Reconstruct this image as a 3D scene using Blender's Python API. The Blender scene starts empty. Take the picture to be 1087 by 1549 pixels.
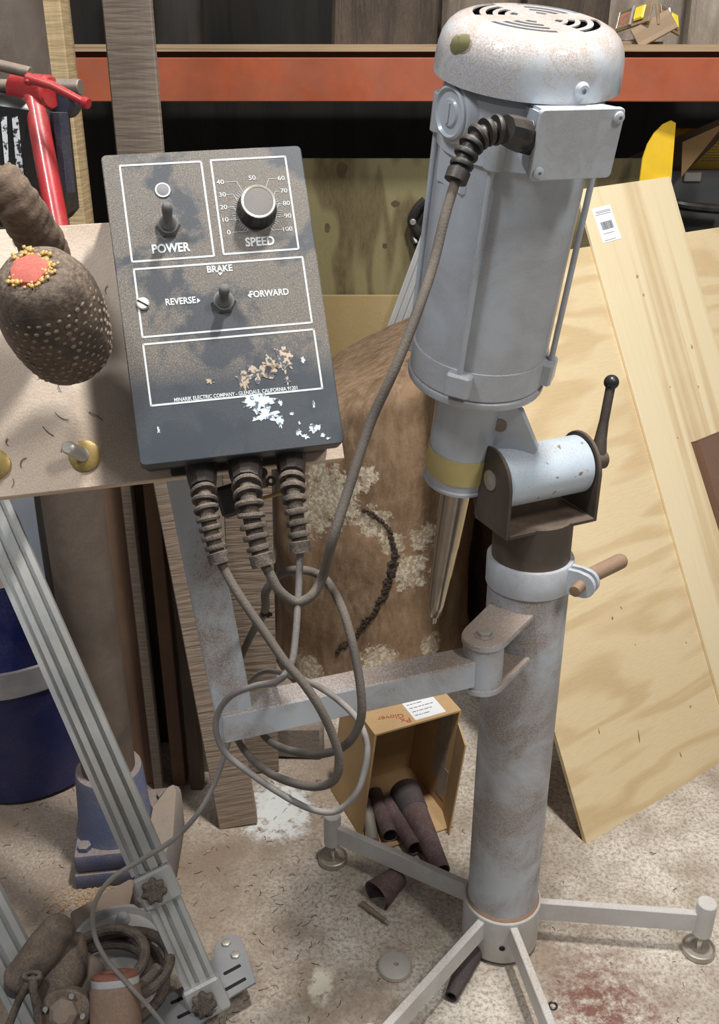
import bpy, bmesh, math, random
from math import sin, cos, pi, radians as R
from mathutils import Vector as V, Matrix, noise

# ---------------------------------------------------------------- camera, world, lights, exposure
SC = bpy.context.scene
COL = SC.collection
FX, CX, CY, PITCH, CH = 1480.0, 543.5, 774.5, R(25), 1.42
cam_d = bpy.data.cameras.new('camera'); cam = bpy.data.objects.new('camera', cam_d); COL.objects.link(cam)
cam.location = (0, 0, CH); cam.rotation_euler = (pi/2 - PITCH, 0, 0)
cam_d.sensor_fit = 'VERTICAL'; cam_d.sensor_height = 36.0; cam_d.lens = 36.0*FX/1549.0
cam_d.clip_start = 0.02
SC.camera = cam

w = bpy.data.worlds.new('world'); SC.world = w; w.use_nodes = True
w.node_tree.nodes['Background'].inputs[0].default_value = (0.92, 0.95, 1.0, 1)
w.node_tree.nodes['Background'].inputs[1].default_value = 0.18

def area(name, loc, target, size, power, col=(1, 0.97, 0.92), sizey=None):
    d = bpy.data.lights.new(name, 'AREA'); d.energy = power; d.color = col
    d.shape = 'RECTANGLE'; d.size = size; d.size_y = sizey or size
    o = bpy.data.objects.new(name, d); COL.objects.link(o); o.location = loc
    o.rotation_euler = (V(target)-V(loc)).to_track_quat('-Z', 'Y').to_euler()
    return o
area('ceiling_lamp', (0.42, 1.02, 3.3), (0.42, 1.12, 0), 0.13, 76, (1, 0.98, 0.94), 0.3)
area('ceiling_lamp', (-0.9, 0.2, 3.1), (0, 1.4, 0.7), 0.25, 30, (0.93, 0.97, 1.0), 0.5)
area('ceiling_lamp', (1.3, 0.0, 3.0), (0.6, 1.8, 0.6), 0.3, 26, (1, 0.96, 0.9), 0.5)

SC.view_settings.view_transform = 'Standard'; SC.view_settings.look = 'None'
SC.view_settings.gamma = 1.0; SC.view_settings.use_curve_mapping = False
SC.view_settings.exposure = 0.0

# ---------------------------------------------------------------- measuring helpers
def ray(px, py):
    u = (px-CX)/FX; v = (CY-py)/FX
    return V((u, cos(PITCH)+v*sin(PITCH), -sin(PITCH)+v*cos(PITCH)))
C0 = V((0, 0, CH))
def at(px, py, d): return C0 + ray(px, py)*d
def atY(px, py, Y):
    r = ray(px, py); return C0 + r*(Y/r.y)
def atz(px, py, z=0.0):
    r = ray(px, py); return C0 + r*((z-CH)/r.z)
def hit(px, py, P, n):
    r = ray(px, py); n = V(n); return C0 + r*((V(P)-C0).dot(n)/r.dot(n))

# ---------------------------------------------------------------- materials
def ramp(nt, fac, stops, interp='LINEAR'):
    n = nt.nodes.new('ShaderNodeValToRGB'); n.color_ramp.interpolation = interp
    e = n.color_ramp.elements
    while len(e) < len(stops): e.new(0.5)
    for i, (p, c) in enumerate(stops):
        e[i].position = p
        e[i].color = (c, c, c, 1) if isinstance(c, (int, float)) else (*c, 1)
    nt.links.new(fac, n.inputs[0]); return n.outputs[0]
def nz(nt, vec, scale, detail=5, rough=0.6, dist=0.0):
    n = nt.nodes.new('ShaderNodeTexNoise'); n.inputs['Scale'].default_value = scale
    n.inputs['Detail'].default_value = detail; n.inputs['Roughness'].default_value = rough
    n.inputs['Distortion'].default_value = dist
    nt.links.new(vec, n.inputs['Vector']); return n.outputs[0]
def coords(nt, scale=(1, 1, 1), loc=(0, 0, 0), rot=(0, 0, 0)):
    t = nt.nodes.new('ShaderNodeTexCoord'); m = nt.nodes.new('ShaderNodeMapping')
    m.inputs['Scale'].default_value = scale; m.inputs['Location'].default_value = loc; m.inputs['Rotation'].default_value = rot
    nt.links.new(t.outputs['Object'], m.inputs[0]); return m.outputs[0]
def mix(nt, fac, a, b, mode='MIX'):
    n = nt.nodes.new('ShaderNodeMix'); n.data_type = 'RGBA'; n.blend_type = mode
    for s, val in ((0, fac), (6, a), (7, b)):
        if hasattr(val, 'is_output'): nt.links.new(val, n.inputs[s])
        elif isinstance(val, (int, float)): n.inputs[s].default_value = val if s == 0 else (val, val, val, 1)
        else: n.inputs[s].default_value = (*val, 1)
    return n.outputs[2]
def mth(nt, op, a, b, clamp=False):
    n = nt.nodes.new('ShaderNodeMath'); n.operation = op; n.use_clamp = clamp
    for i, val in enumerate((a, b)):
        if hasattr(val, 'is_output'): nt.links.new(val, n.inputs[i])
        else: n.inputs[i].default_value = val
    return n.outputs[0]
def base_mat(name):
    m = bpy.data.materials.new(name); m.use_nodes = True
    return m, m.node_tree, m.node_tree.nodes['Principled BSDF']
def upness(nt):
    g = nt.nodes.new('ShaderNodeNewGeometry'); s = nt.nodes.new('ShaderNodeSeparateXYZ')
    nt.links.new(g.outputs['Normal'], s.inputs[0]); return s.outputs[2]
DUST = (0.36, 0.25, 0.17)
def paint(name, col, rough=0.4, metal=0.0, dust=0.3, dcol=DUST, grain=260, var=0.1, up=0.8, bump=0.0, chips=None, coat=0.0, blotch=9.0):
    """painted, plastic or metal surface with wood dust lying on it; more on faces that look up"""
    m, nt, b = base_mat(name); c = coords(nt)
    lo = tuple(x*(1-var) for x in col); hi = tuple(min(1, x*(1+var)) for x in col)
    color = mix(nt, ramp(nt, nz(nt, c, 14), [(0.3, 0.0), (0.7, 1.0)]), lo, hi)
    if chips:
        color = mix(nt, ramp(nt, nz(nt, c, chips[1], 8), [(chips[2], 0.0), (chips[2]+0.03, 1.0)]), color, chips[0])
    if dust > 0:
        big = ramp(nt, nz(nt, c, blotch, 7, 0.65, 0.6), [(0.41, 0.0), (0.58, 1.0)])
        fine = ramp(nt, nz(nt, c, grain*1.9, 6, 0.75), [(0.43, 0.0), (0.60, 1.0)])
        u = mth(nt, 'MULTIPLY', mth(nt, 'MAXIMUM', upness(nt), 0.0), up)
        f = mth(nt, 'ADD', mth(nt, 'MULTIPLY', big, dust), mth(nt, 'MULTIPLY', u, dust*1.2))
        f = mth(nt, 'MULTIPLY', f, mth(nt, 'ADD', mth(nt, 'MULTIPLY', fine, 0.85), 0.30), True)
        color = mix(nt, f, color, dcol)
        nt.links.new(mth(nt, 'ADD', rough, mth(nt, 'MULTIPLY', f, 0.5), True), b.inputs['Roughness'])
        if metal: nt.links.new(mth(nt, 'MULTIPLY', mth(nt, 'SUBTRACT', 1.0, f, True), metal), b.inputs['Metallic'])
    else:
        b.inputs['Roughness'].default_value = rough; b.inputs['Metallic'].default_value = metal
    nt.links.new(color, b.inputs['Base Color'])
    b.inputs['Coat Weight'].default_value = coat
    if bump:
        bp = nt.nodes.new('ShaderNodeBump'); bp.inputs['Strength'].default_value = bump; bp.inputs['Distance'].default_value = 0.002
        nt.links.new(nz(nt, c, grain, 3), bp.inputs['Height']); nt.links.new(bp.outputs[0], b.inputs['Normal'])
    return m
def wood(name, c1, c2, c3, axis='Z', fig=3.0, stretch=0.12, rough=0.75, blot=None, blot_amt=0.5, saw=0.0, bump=0.25, rings=1.0, seed=0.0):
    """grain runs along the local axis"""
    m, nt, b = base_mat(name)
    s = {'X': (stretch, 1, 1), 'Y': (1, stretch, 1), 'Z': (1, 1, stretch)}[axis]
    c = coords(nt, s, (seed, seed*1.7, seed*0.6))
    warp = nz(nt, c, fig, 3, 0.5, 0.3)
    wv = mth(nt, 'SINE', mth(nt, 'MULTIPLY', warp, 44*rings), 0.0)
    wv = mth(nt, 'ADD', mth(nt, 'MULTIPLY', wv, 0.5), 0.5)
    col = mix(nt, ramp(nt, wv, [(0.35, 0.0), (0.95, 1.0)]), c1, c2)
    fine = ramp(nt, nz(nt, c, 190, 4, 0.7), [(0.42, 0.0), (0.75, 1.0)])
    col = mix(nt, mth(nt, 'MULTIPLY', fine, 0.55), col, c3)
    c2_ = coords(nt)
    if blot:
        f = ramp(nt, nz(nt, c2_, 6, 6, 0.6, 0.5), [(0.42, 0.0), (0.7, 1.0)])
        col = mix(nt, mth(nt, 'MULTIPLY', f, blot_amt), col, blot)
    h = fine
    if saw:
        cs = coords(nt, {'X': (1, 0.1, 0.1), 'Y': (0.1, 1, 0.1), 'Z': (0.1, 0.1, 1)}[axis], rot=(0.0, R(20), 0.0))
        sw = nz(nt, cs, 190*saw, 2, 0.5)
        sr = ramp(nt, sw, [(0.35, 0.0), (0.65, 1.0)])
        col = mix(nt, mth(nt, 'MULTIPLY', sr, 0.35), col, tuple(x*0.45 for x in c1)); h = sr
    nt.links.new(col, b.inputs['Base Color']); b.inputs['Roughness'].default_value = rough
    bp = nt.nodes.new('ShaderNodeBump'); bp.inputs['Strength'].default_value = bump; bp.inputs['Distance'].default_value = 0.002
    nt.links.new(h, bp.inputs['Height']); nt.links.new(bp.outputs[0], b.inputs['Normal'])
    return m

M = {}
M['white_print'] = paint('white_print', (0.66, 0.70, 0.71), 0.5, dust=0.12, grain=500)
M['grey_paint'] = paint('grey_paint', (0.50, 0.545, 0.60), 0.28, dust=0.42, dcol=(0.27, 0.21, 0.17), grain=420, var=0.04, coat=0.3, up=0.75)
M['grey_paint_clean'] = paint('grey_paint_clean', (0.52, 0.57, 0.63), 0.28, dust=0.14, dcol=(0.40, 0.31, 0.25), grain=420, var=0.04, coat=0.3, chips=((0.16, 0.14, 0.12), 55, 0.76))
M['cover_paint'] = paint('cover_paint', (0.58, 0.64, 0.70), 0.2, dust=0.72, dcol=(0.40, 0.30, 0.24), grain=300, var=0.04, coat=0.5, up=1.1, blotch=16)
M['knuckle_paint'] = paint('knuckle_paint', (0.56, 0.66, 0.76), 0.3, dust=0.2, dcol=(0.27, 0.17, 0.10), grain=260, var=0.04, chips=((0.27, 0.18, 0.11), 60, 0.63), up=1.0)
M['speckled_paint'] = paint('speckled_paint', (0.52, 0.56, 0.60), 0.45, dust=0.35, dcol=(0.25, 0.2, 0.17), grain=480, var=0.05, blotch=30)
M['dusty_paint'] = paint('dusty_paint', (0.48, 0.52, 0.57), 0.4, dust=1.05, dcol=(0.28, 0.21, 0.165), grain=300, var=0.06, blotch=7, up=0.9)
M['leg_paint'] = paint('leg_paint', (0.60, 0.61, 0.61), 0.4, dust=0.35, dcol=(0.40, 0.28, 0.2), grain=300, var=0.06, up=0.9)
M['brown_steel'] = paint('brown_steel', (0.085, 0.068, 0.055), 0.5, metal=0.4, dust=0.32, dcol=(0.22, 0.155, 0.11), grain=500, up=1.4)
M['bright_steel'] = paint('bright_steel', (0.62, 0.61, 0.58), 0.16, metal=1.0, dust=0.1, grain=300)
M['zinc'] = paint('zinc', (0.50, 0.49, 0.46), 0.35, metal=0.9, dust=0.3, grain=300)
M['spindle_steel'] = paint('spindle_steel', (0.42, 0.39, 0.34), 0.2, metal=1.0, dust=0.1, grain=300, var=0.15)
M['brass'] = paint('brass', (0.42, 0.30, 0.09), 0.35, metal=0.9, dust=0.25, grain=300)
M['aluminium'] = paint('aluminium', (0.55, 0.57, 0.57), 0.4, metal=0.6, dust=0.5, dcol=(0.42, 0.36, 0.29), grain=220, up=0.6)
M['bright_aluminium'] = paint('bright_aluminium', (0.66, 0.69, 0.72), 0.35, metal=0.6, dust=0.15)
M['aluminium_shadow'] = paint('aluminium_groove', (0.26, 0.26, 0.25), 0.5, metal=0.4, dust=0.4)
M['black_plastic'] = paint('black_plastic', (0.014, 0.014, 0.015), 0.3, dust=0.12, dcol=(0.2, 0.16, 0.12), grain=400, up=0.6)
M['dusty_rubber'] = paint('dusty_rubber', (0.03, 0.027, 0.025), 0.65, dust=0.55, dcol=(0.23, 0.175, 0.135), grain=380, up=1.0, bump=0.5, blotch=60)
M['gland_nut'] = paint('gland_nut', (0.025, 0.025, 0.027), 0.5, dust=0.3, dcol=(0.2, 0.15, 0.12), grain=380, up=0.8)
M['motor_gland'] = paint('motor_gland', (0.02, 0.02, 0.02), 0.4, dust=0.35, dcol=(0.18, 0.13, 0.1), grain=400, up=1.0)
M['cable'] = paint('cable', (0.085, 0.072, 0.062), 0.75, dust=0.5, dcol=(0.20, 0.165, 0.135), grain=420, up=0.8, bump=0.3)
M['dark_cable'] = paint('dark_cable', (0.055, 0.045, 0.04), 0.7, dust=0.4, dcol=(0.16, 0.12, 0.1), grain=420, up=0.8, bump=0.3)
M['grey_cable'] = paint('grey_cable', (0.17, 0.16, 0.155), 0.6, dust=0.45, dcol=(0.36, 0.31, 0.27), grain=420, up=0.8)
M['toggle_rubber'] = paint('toggle_rubber', (0.12, 0.12, 0.12), 0.6, dust=0.3, dcol=(0.3, 0.25, 0.2), grain=500)
M['knob_top'] = paint('knob_top', (0.10, 0.105, 0.11), 0.35, metal=0.3, dust=0.35, dcol=(0.34, 0.28, 0.22), grain=800, up=0.4)
M['knob_ring'] = paint('knob_ring', (0.82, 0.78, 0.66), 0.25, metal=0.7, dust=0.05)
M['lamp_lens'] = paint('lamp_lens', (0.22, 0.22, 0.245), 0.7, dust=0.15, grain=400)
M['tape'] = paint('tape', (0.62, 0.52, 0.22), 0.55, dust=0.1, dcol=(0.4, 0.3, 0.15), var=0.12)
M['orange_steel'] = paint('orange_steel', (0.34, 0.078, 0.03), 0.45, dust=0.3, dcol=(0.2, 0.11, 0.08), grain=180, var=0.15)
M['blue_plastic'] = paint('blue_plastic', (0.014, 0.02, 0.10), 0.4, dust=0.15, dcol=(0.18, 0.15, 0.15), grain=100, var=0.1)
M['navy_plastic'] = paint('navy_plastic', (0.02, 0.03, 0.06), 0.35, dust=0.15)
M['blue_casting'] = paint('blue_casting', (0.085, 0.125, 0.25), 0.55, dust=0.38, dcol=(0.32, 0.24, 0.18), grain=200, up=2.2, bump=0.3)
M['dusty_casting'] = paint('dusty_casting', (0.2, 0.2, 0.21), 0.65, dust=0.7, dcol=(0.33, 0.26, 0.20), grain=240, up=1.2)
M['pale_casting'] = paint('pale_casting', (0.36, 0.37, 0.38), 0.5, metal=0.3, dust=0.4, dcol=(0.42, 0.34, 0.27), grain=200, up=0.6)
M['pillar'] = paint('pillar', (0.115, 0.092, 0.078), 0.55, metal=0.2, dust=0.5, dcol=(0.27, 0.20, 0.15), grain=330, var=0.2, blotch=5)
M['dusty_tool'] = paint('dusty_tool', (0.09, 0.075, 0.065), 0.7, dust=0.75, dcol=(0.24, 0.175, 0.125), grain=180, up=0.8, bump=0.6, blotch=20)
M['tool_tan'] = paint('tool_tan', (0.22, 0.185, 0.155), 0.65, dust=0.6, dcol=(0.30, 0.21, 0.15), grain=160, up=0.8)
M['tool_brown'] = paint('tool_brown', (0.20, 0.13, 0.095), 0.7, dust=0.6, dcol=(0.32, 0.22, 0.16), grain=160, up=0.8)
M['rust_red'] = paint('rust_red', (0.25, 0.07, 0.045), 0.6, dust=0.3)
M['red_paint'] = paint('red_paint', (0.40, 0.018, 0.025), 0.28, dust=0.25, dcol=(0.36, 0.15, 0.11), grain=240, up=0.7, coat=0.3)
M['rod_steel'] = paint('rod_steel', (0.26, 0.22, 0.19), 0.45, metal=0.6, dust=0.4)
M['streaks'] = paint('streaks', (0.75, 0.78, 0.80), 0.7, dust=0.0, chips=((0.03, 0.03, 0.035), 160, 0.52))
M['rust_bolt'] = paint('rust_bolt', (0.30, 0.20, 0.13), 0.6, metal=0.5, dust=0.5, dcol=(0.36, 0.24, 0.17))
M['abrasive'] = paint('abrasive', (0.085, 0.05, 0.05), 0.85, dust=0.42, dcol=(0.26, 0.19, 0.18), grain=200, up=0.5, bump=0.5, blotch=25)
M['abrasive_dark'] = paint('abrasive_dark', (0.05, 0.04, 0.045), 0.85, dust=0.2, dcol=(0.26, 0.19, 0.18), grain=200, up=0.5, bump=0.5)
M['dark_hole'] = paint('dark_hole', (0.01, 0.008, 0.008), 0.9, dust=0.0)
M['paper'] = paint('paper', (0.80, 0.81, 0.83), 0.7, dust=0.0, var=0.03)
M['ink'] = paint('ink', (0.10, 0.11, 0.13), 0.7, dust=0.0)
M['red_ink'] = paint('red_ink', (0.42, 0.07, 0.04), 0.7, dust=0.0)
M['cardboard'] = paint('cardboard', (0.52, 0.34, 0.165), 0.85, dust=0.12, var=0.08, grain=90)
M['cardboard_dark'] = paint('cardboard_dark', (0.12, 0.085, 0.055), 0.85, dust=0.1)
M['clear_tape'] = paint('clear_tape', (0.36, 0.32, 0.27), 0.25, dust=0.2, var=0.2)
M['yellow_paint'] = paint('yellow_paint', (0.78, 0.50, 0.02), 0.5, dust=0.12, dcol=(0.4, 0.3, 0.1))
M['yellow_plastic'] = paint('yellow_plastic', (0.78, 0.62, 0.05), 0.4, dust=0.15)
M['trap_red'] = paint('trap_red', (0.5, 0.1, 0.07), 0.7, dust=0.2)
M['grey_case'] = paint('grey_case', (0.09, 0.10, 0.11), 0.5, dust=0.2)
M['stone'] = paint('stone', (0.22, 0.19, 0.165), 0.9, dust=0.4, grain=90, bump=0.8)
M['liner'] = paint('liner', (0.42, 0.41, 0.42), 0.25, dust=0.15, var=0.25)
M['sleeve_cloth'] = paint('sleeve_cloth', (0.12, 0.082, 0.057), 0.95, dust=0.6, dcol=(0.24, 0.17, 0.12), grain=120, bump=0.8, blotch=40, up=0.6)
M['pink_foam'] = paint('pink_foam', (0.42, 0.085, 0.065), 0.8, dust=0.15, dcol=(0.7, 0.4, 0.3))
M['yellow_crumb'] = paint('yellow_crumb', (0.68, 0.46, 0.16), 0.9, dust=0.2)
M['bulb_skin'] = paint('bulb_skin', (0.055, 0.038, 0.028), 0.6, dust=0.42, dcol=(0.27, 0.2, 0.145), grain=140, bump=0.7, up=1.1, blotch=25)
M['bulb_bump'] = paint('bulb_bump', (0.25, 0.195, 0.14), 0.7, dust=0.2, dcol=(0.1, 0.07, 0.05), grain=90)
M['mdf'] = paint('mdf', (0.66, 0.54, 0.435), 0.85, dust=0.5, dcol=(0.37, 0.27, 0.20), grain=330, var=0.08, blotch=6, up=0.2, bump=0.35)
M['chip_bark'] = paint('chip_bark', (0.035, 0.024, 0.017), 0.95, dust=0.3, dcol=(0.1, 0.07, 0.05))
M['shaving'] = paint('shaving', (0.42, 0.29, 0.18), 0.9, dust=0.2)
M['fibre'] = paint('fibre', (0.07, 0.045, 0.03), 0.9, dust=0.0)

M['ply_pale'] = wood('ply_pale', (0.71, 0.565, 0.345), (0.60, 0.44, 0.24), (0.64, 0.49, 0.29), 'X', 5.5, 0.2, blot=(0.74, 0.60, 0.38), blot_amt=0.3, rings=1.1, bump=0.15)
M['pine_plank'] = wood('pine_plank', (0.76, 0.64, 0.42), (0.60, 0.45, 0.26), (0.70, 0.57, 0.36), 'Y', 15.0, 0.02, blot=(0.74, 0.61, 0.39), blot_amt=0.45, rings=0.45, bump=0.1, seed=3)
M['ply_treated'] = wood('ply_treated', (0.22, 0.19, 0.09), (0.10, 0.07, 0.03), (0.19, 0.16, 0.08), 'Z', 4.5, 0.22, blot=(0.27, 0.235, 0.115), blot_amt=0.3, rings=1.0, seed=1.3)
M['ply_yellow'] = wood('ply_yellow', (0.42, 0.32, 0.15), (0.35, 0.25, 0.11), (0.38, 0.28, 0.14), 'Z', 2.2, 0.3, blot=(0.30, 0.2, 0.1), blot_amt=0.4, rings=0.3)
M['ply_edge'] = wood('ply_edge', (0.36, 0.25, 0.15), (0.2, 0.14, 0.08), (0.28, 0.2, 0.12), 'X', 60, 0.02, rings=0.5)
M['post_pale'] = wood('post_pale', (0.50, 0.37, 0.20), (0.40, 0.28, 0.14), (0.30, 0.21, 0.12), 'Z', 5, 0.06, blot=(0.42, 0.30, 0.17), saw=0.9, rings=0.5)
M['post_grey'] = wood('post_grey', (0.22, 0.175, 0.14), (0.17, 0.13, 0.105), (0.26, 0.21, 0.17), 'Z', 5, 0.06, blot=(0.15, 0.115, 0.09), saw=0.8, rings=0.5)
M['sawn'] = wood('sawn', (0.36, 0.28, 0.215), (0.31, 0.24, 0.18), (0.25, 0.19, 0.14), 'Z', 5, 0.08, blot=(0.28, 0.2, 0.14), saw=0.55, rings=0.4, bump=0.6)
M['board_brown'] = wood('board_brown', (0.20, 0.115, 0.07), (0.15, 0.085, 0.05), (0.17, 0.11, 0.075), 'Z', 4, 0.06, blot=(0.24, 0.15, 0.1))
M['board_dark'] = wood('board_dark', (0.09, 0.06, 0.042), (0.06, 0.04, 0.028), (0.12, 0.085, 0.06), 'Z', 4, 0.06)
M['weathered'] = wood('weathered', (0.20, 0.16, 0.125), (0.11, 0.085, 0.065), (0.28, 0.235, 0.19), 'Z', 5, 0.1, blot=(0.1, 0.08, 0.06), blot_amt=0.6, bump=0.8)
M['weathered_brown'] = wood('weathered_brown', (0.085, 0.06, 0.042), (0.04, 0.028, 0.02), (0.135, 0.10, 0.072), 'Z', 5, 0.1, blot=(0.05, 0.036, 0.026), blot_amt=0.6, bump=0.9, seed=4)
M['weathered_pale'] = wood('weathered_pale', (0.34, 0.29, 0.235), (0.20, 0.16, 0.125), (0.40, 0.35, 0.30), 'Z', 5, 0.12, blot=(0.15, 0.12, 0.095), blot_amt=0.5, bump=0.8, seed=7)
M['trap_wood'] = wood('trap_wood', (0.29, 0.20, 0.12), (0.24, 0.16, 0.095), (0.2, 0.14, 0.09), 'X', 8, 0.1)
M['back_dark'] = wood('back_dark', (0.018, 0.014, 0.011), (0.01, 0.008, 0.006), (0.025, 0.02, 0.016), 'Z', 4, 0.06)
M['brown_board'] = wood('brown_board', (0.18, 0.10, 0.065), (0.14, 0.075, 0.05), (0.11, 0.07, 0.05), 'Y', 6, 0.06, seed=2)

def log_material(spots=()):
    m, nt, b = base_mat('log_wood'); c = coords(nt)
    cs = coords(nt, (1, 1, 0.35))
    col = mix(nt, ramp(nt, nz(nt, cs, 9, 7, 0.65, 0.8), [(0.3, 0.0), (0.7, 1.0)]), (0.115, 0.066, 0.035), (0.33, 0.21, 0.12))
    col = mix(nt, ramp(nt, nz(nt, cs, 60, 6, 0.7), [(0.45, 0.0), (0.8, 0.7)]), col, (0.42, 0.31, 0.2))
    big = nz(nt, c, 5.2, 2, 0.5, 0.4); fine = nz(nt, c, 42, 6, 0.75)
    f = mth(nt, 'ADD', mth(nt, 'MULTIPLY', big, 0.62), mth(nt, 'MULTIPLY', fine, 0.38))
    e = None
    for P_, rad in spots:
        vm = nt.nodes.new('ShaderNodeVectorMath'); vm.operation = 'DISTANCE'; nt.links.new(c, vm.inputs[0]); vm.inputs[1].default_value = P_
        q = mth(nt, 'SUBTRACT', 1.0, mth(nt, 'DIVIDE', vm.outputs['Value'], rad), True)
        e = q if e is None else mth(nt, 'MAXIMUM', e, q)
    if e is not None:
        g = mth(nt, 'ADD', mth(nt, 'MULTIPLY', e, 0.30), mth(nt, 'MULTIPLY', fine, 0.95))
        g = mth(nt, 'MULTIPLY', g, ramp(nt, e, [(0.0, 0.0), (0.02, 1.0)]))
        col = mix(nt, ramp(nt, g, [(0.53, 0.0), (0.56, 0.9)]), col, mix(nt, ramp(nt, nz(nt, c, 110, 4, 0.7), [(0.45, 0.0), (0.6, 1.0)]), (0.40, 0.32, 0.22), (0.72, 0.65, 0.52)))
    nt.links.new(col, b.inputs['Base Color']); b.inputs['Roughness'].default_value = 0.85
    bp = nt.nodes.new('ShaderNodeBump'); bp.inputs['Strength'].default_value = 0.7; bp.inputs['Distance'].default_value = 0.006
    nt.links.new(f, bp.inputs['Height']); nt.links.new(bp.outputs[0], b.inputs['Normal'])
    return m
M['bark'] = wood('bark', (0.12, 0.065, 0.036), (0.07, 0.038, 0.022), (0.2, 0.12, 0.07), 'Z', 7, 0.2, blot=(0.22, 0.14, 0.09), blot_amt=0.6, bump=1.0, seed=5)

def concrete():
    m, nt, b = base_mat('concrete'); c = coords(nt)
    col = mix(nt, ramp(nt, nz(nt, c, 5, 6, 0.65), [(0.38, 0.0), (0.60, 1.0)]), (0.34, 0.275, 0.21), (0.68, 0.62, 0.54))
    col = mix(nt, ramp(nt, nz(nt, c, 130, 7, 0.8), [(0.46, 0.0), (0.60, 0.8)]), col, (0.22, 0.165, 0.12))
    # saw dust lies thick towards the left and the back wall
    s = nt.nodes.new('ShaderNodeSeparateXYZ'); nt.links.new(coords(nt), s.inputs[0])
    left = mth(nt, 'ADD', mth(nt, 'MULTIPLY', s.outputs[0], -1.5), mth(nt, 'MULTIPLY', s.outputs[1], 0.25))
    f = mth(nt, 'ADD', mth(nt, 'MULTIPLY', nz(nt, c, 4.2, 7, 0.7, 0.5), 2.2), mth(nt, 'SUBTRACT', left, 1.18), True)
    f = mth(nt, 'MULTIPLY', f, mth(nt, 'ADD', 0.45, mth(nt, 'MULTIPLY', ramp(nt, nz(nt, c, 230, 3), [(0.35, 0.0), (0.65, 1.0)]), 0.5)), True)
    col = mix(nt, f, col, (0.27, 0.195, 0.14))
    # old white paint and a rusty red spill with their own outlines
    for (cx_, cy_, rx, ry, colr, th) in ((-0.17, 1.58, 0.10, 0.12, (0.72, 0.74, 0.73), 0.45), (-0.065, 1.158, 0.028, 0.05, (0.66, 0.60, 0.48), 0.5), (0.40, 1.10, 0.16, 0.2, (0.16, 0.055, 0.035), 1.9)):
        mp = nt.nodes.new('ShaderNodeMapping'); mp.vector_type = 'TEXTURE'
        mp.inputs['Location'].default_value = (cx_, cy_, 0); mp.inputs['Scale'].default_value = (rx, ry, 1)
        t = nt.nodes.new('ShaderNodeTexCoord'); nt.links.new(t.outputs['Object'], mp.inputs[0])
        ln = nt.nodes.new('ShaderNodeVectorMath'); ln.operation = 'LENGTH'; nt.links.new(mp.outputs[0], ln.inputs[0])
        e = mth(nt, 'SUBTRACT', 1.0, ln.outputs['Value'], True)
        e = mth(nt, 'MULTIPLY', e, ramp(nt, nz(nt, c, 38, 6, 0.8), [(0.36, 0.0), (0.62, 1.7)]))
        col = mix(nt, ramp(nt, e, [(0.12, 0.0), (th, 0.9)]), col, colr)
    nt.links.new(col, b.inputs['Base Color']); b.inputs['Roughness'].default_value = 0.85
    bp = nt.nodes.new('ShaderNodeBump'); bp.inputs['Strength'].default_value = 0.35; bp.inputs['Distance'].default_value = 0.004
    nt.links.new(nz(nt, c, 120, 5, 0.7), bp.inputs['Height']); nt.links.new(bp.outputs[0], b.inputs['Normal'])
    return m
M['concrete'] = concrete()
M['bracket_steel'] = paint('bracket_steel', (0.24, 0.27, 0.30), 0.45, metal=0.3, dust=0.25)
M['screw_silver'] = paint('screw_silver', (0.60, 0.60, 0.57), 0.5, metal=0.2, dust=0.1)
M['disc_steel'] = paint('disc_steel', (0.55, 0.53, 0.49), 0.35, metal=0.35, dust=0.12)

def panel_face():
    """slate-blue printed front; dust clings to it except where it was rubbed off"""
    m, nt, b = base_mat('panel_face'); c = coords(nt)
    col = mix(nt, nz(nt, c, 20), (0.040, 0.049, 0.061), (0.052, 0.062, 0.076))
    area_ = ramp(nt, nz(nt, c, 11, 6, 0.6, 0.3), [(0.43, 0.15), (0.49, 1.0)])
    s = nt.nodes.new('ShaderNodeSeparateXYZ'); nt.links.new(coords(nt), s.inputs[0])
    area_ = mth(nt, 'MULTIPLY', area_, ramp(nt, s.outputs[1], [(0.075, 0.12), (0.105, 1.0)]))
    fl = ramp(nt, nz(nt, c, 760, 6, 0.8, 0.5), [(0.48, 0.0), (0.57, 1.0)])
    f = mth(nt, 'MULTIPLY', area_, mth(nt, 'ADD', mth(nt, 'MULTIPLY', fl, 0.55), 0.14))
    col = mix(nt, f, col, (0.36, 0.28, 0.20))
    nt.links.new(col, b.inputs['Base Color'])
    nt.links.new(mth(nt, 'ADD', 0.38, mth(nt, 'MULTIPLY', f, 0.6)), b.inputs['Roughness'])
    return m
M['panel_face'] = panel_face()

# ---------------------------------------------------------------- mesh helpers
WM = {}
def frame(o, x, y=None, z=None):
    """4x4 frame from an origin and two of its axes"""
    x = V(x).normalized() if x is not None else None
    if z is not None and x is not None:
        z = V(z); z = (z - x*z.dot(x)).normalized(); y = z.cross(x)
    elif y is not None and x is not None:
        y = V(y); y = (y - x*y.dot(x)).normalized(); z = x.cross(y)
    m = Matrix((x, y, z)).transposed().to_4x4(); m.translation = V(o); return m
def zframe(o, z, hint=(1, 0, 0)):
    z = V(z).normalized(); h = V(hint)
    if abs(z.dot(h.normalized())) > 0.98: h = V((0, 1, 0))
    x = (h - z*h.dot(z)).normalized(); y = z.cross(x)
    m = Matrix((x, y, z)).transposed().to_4x4(); m.translation = V(o); return m
def tag(o, label=None, cat=None, group=None, kind=None):
    if label: o['label'] = label
    if cat: o['category'] = cat
    if group: o['group'] = group
    if kind: o['kind'] = kind
    return o
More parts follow.
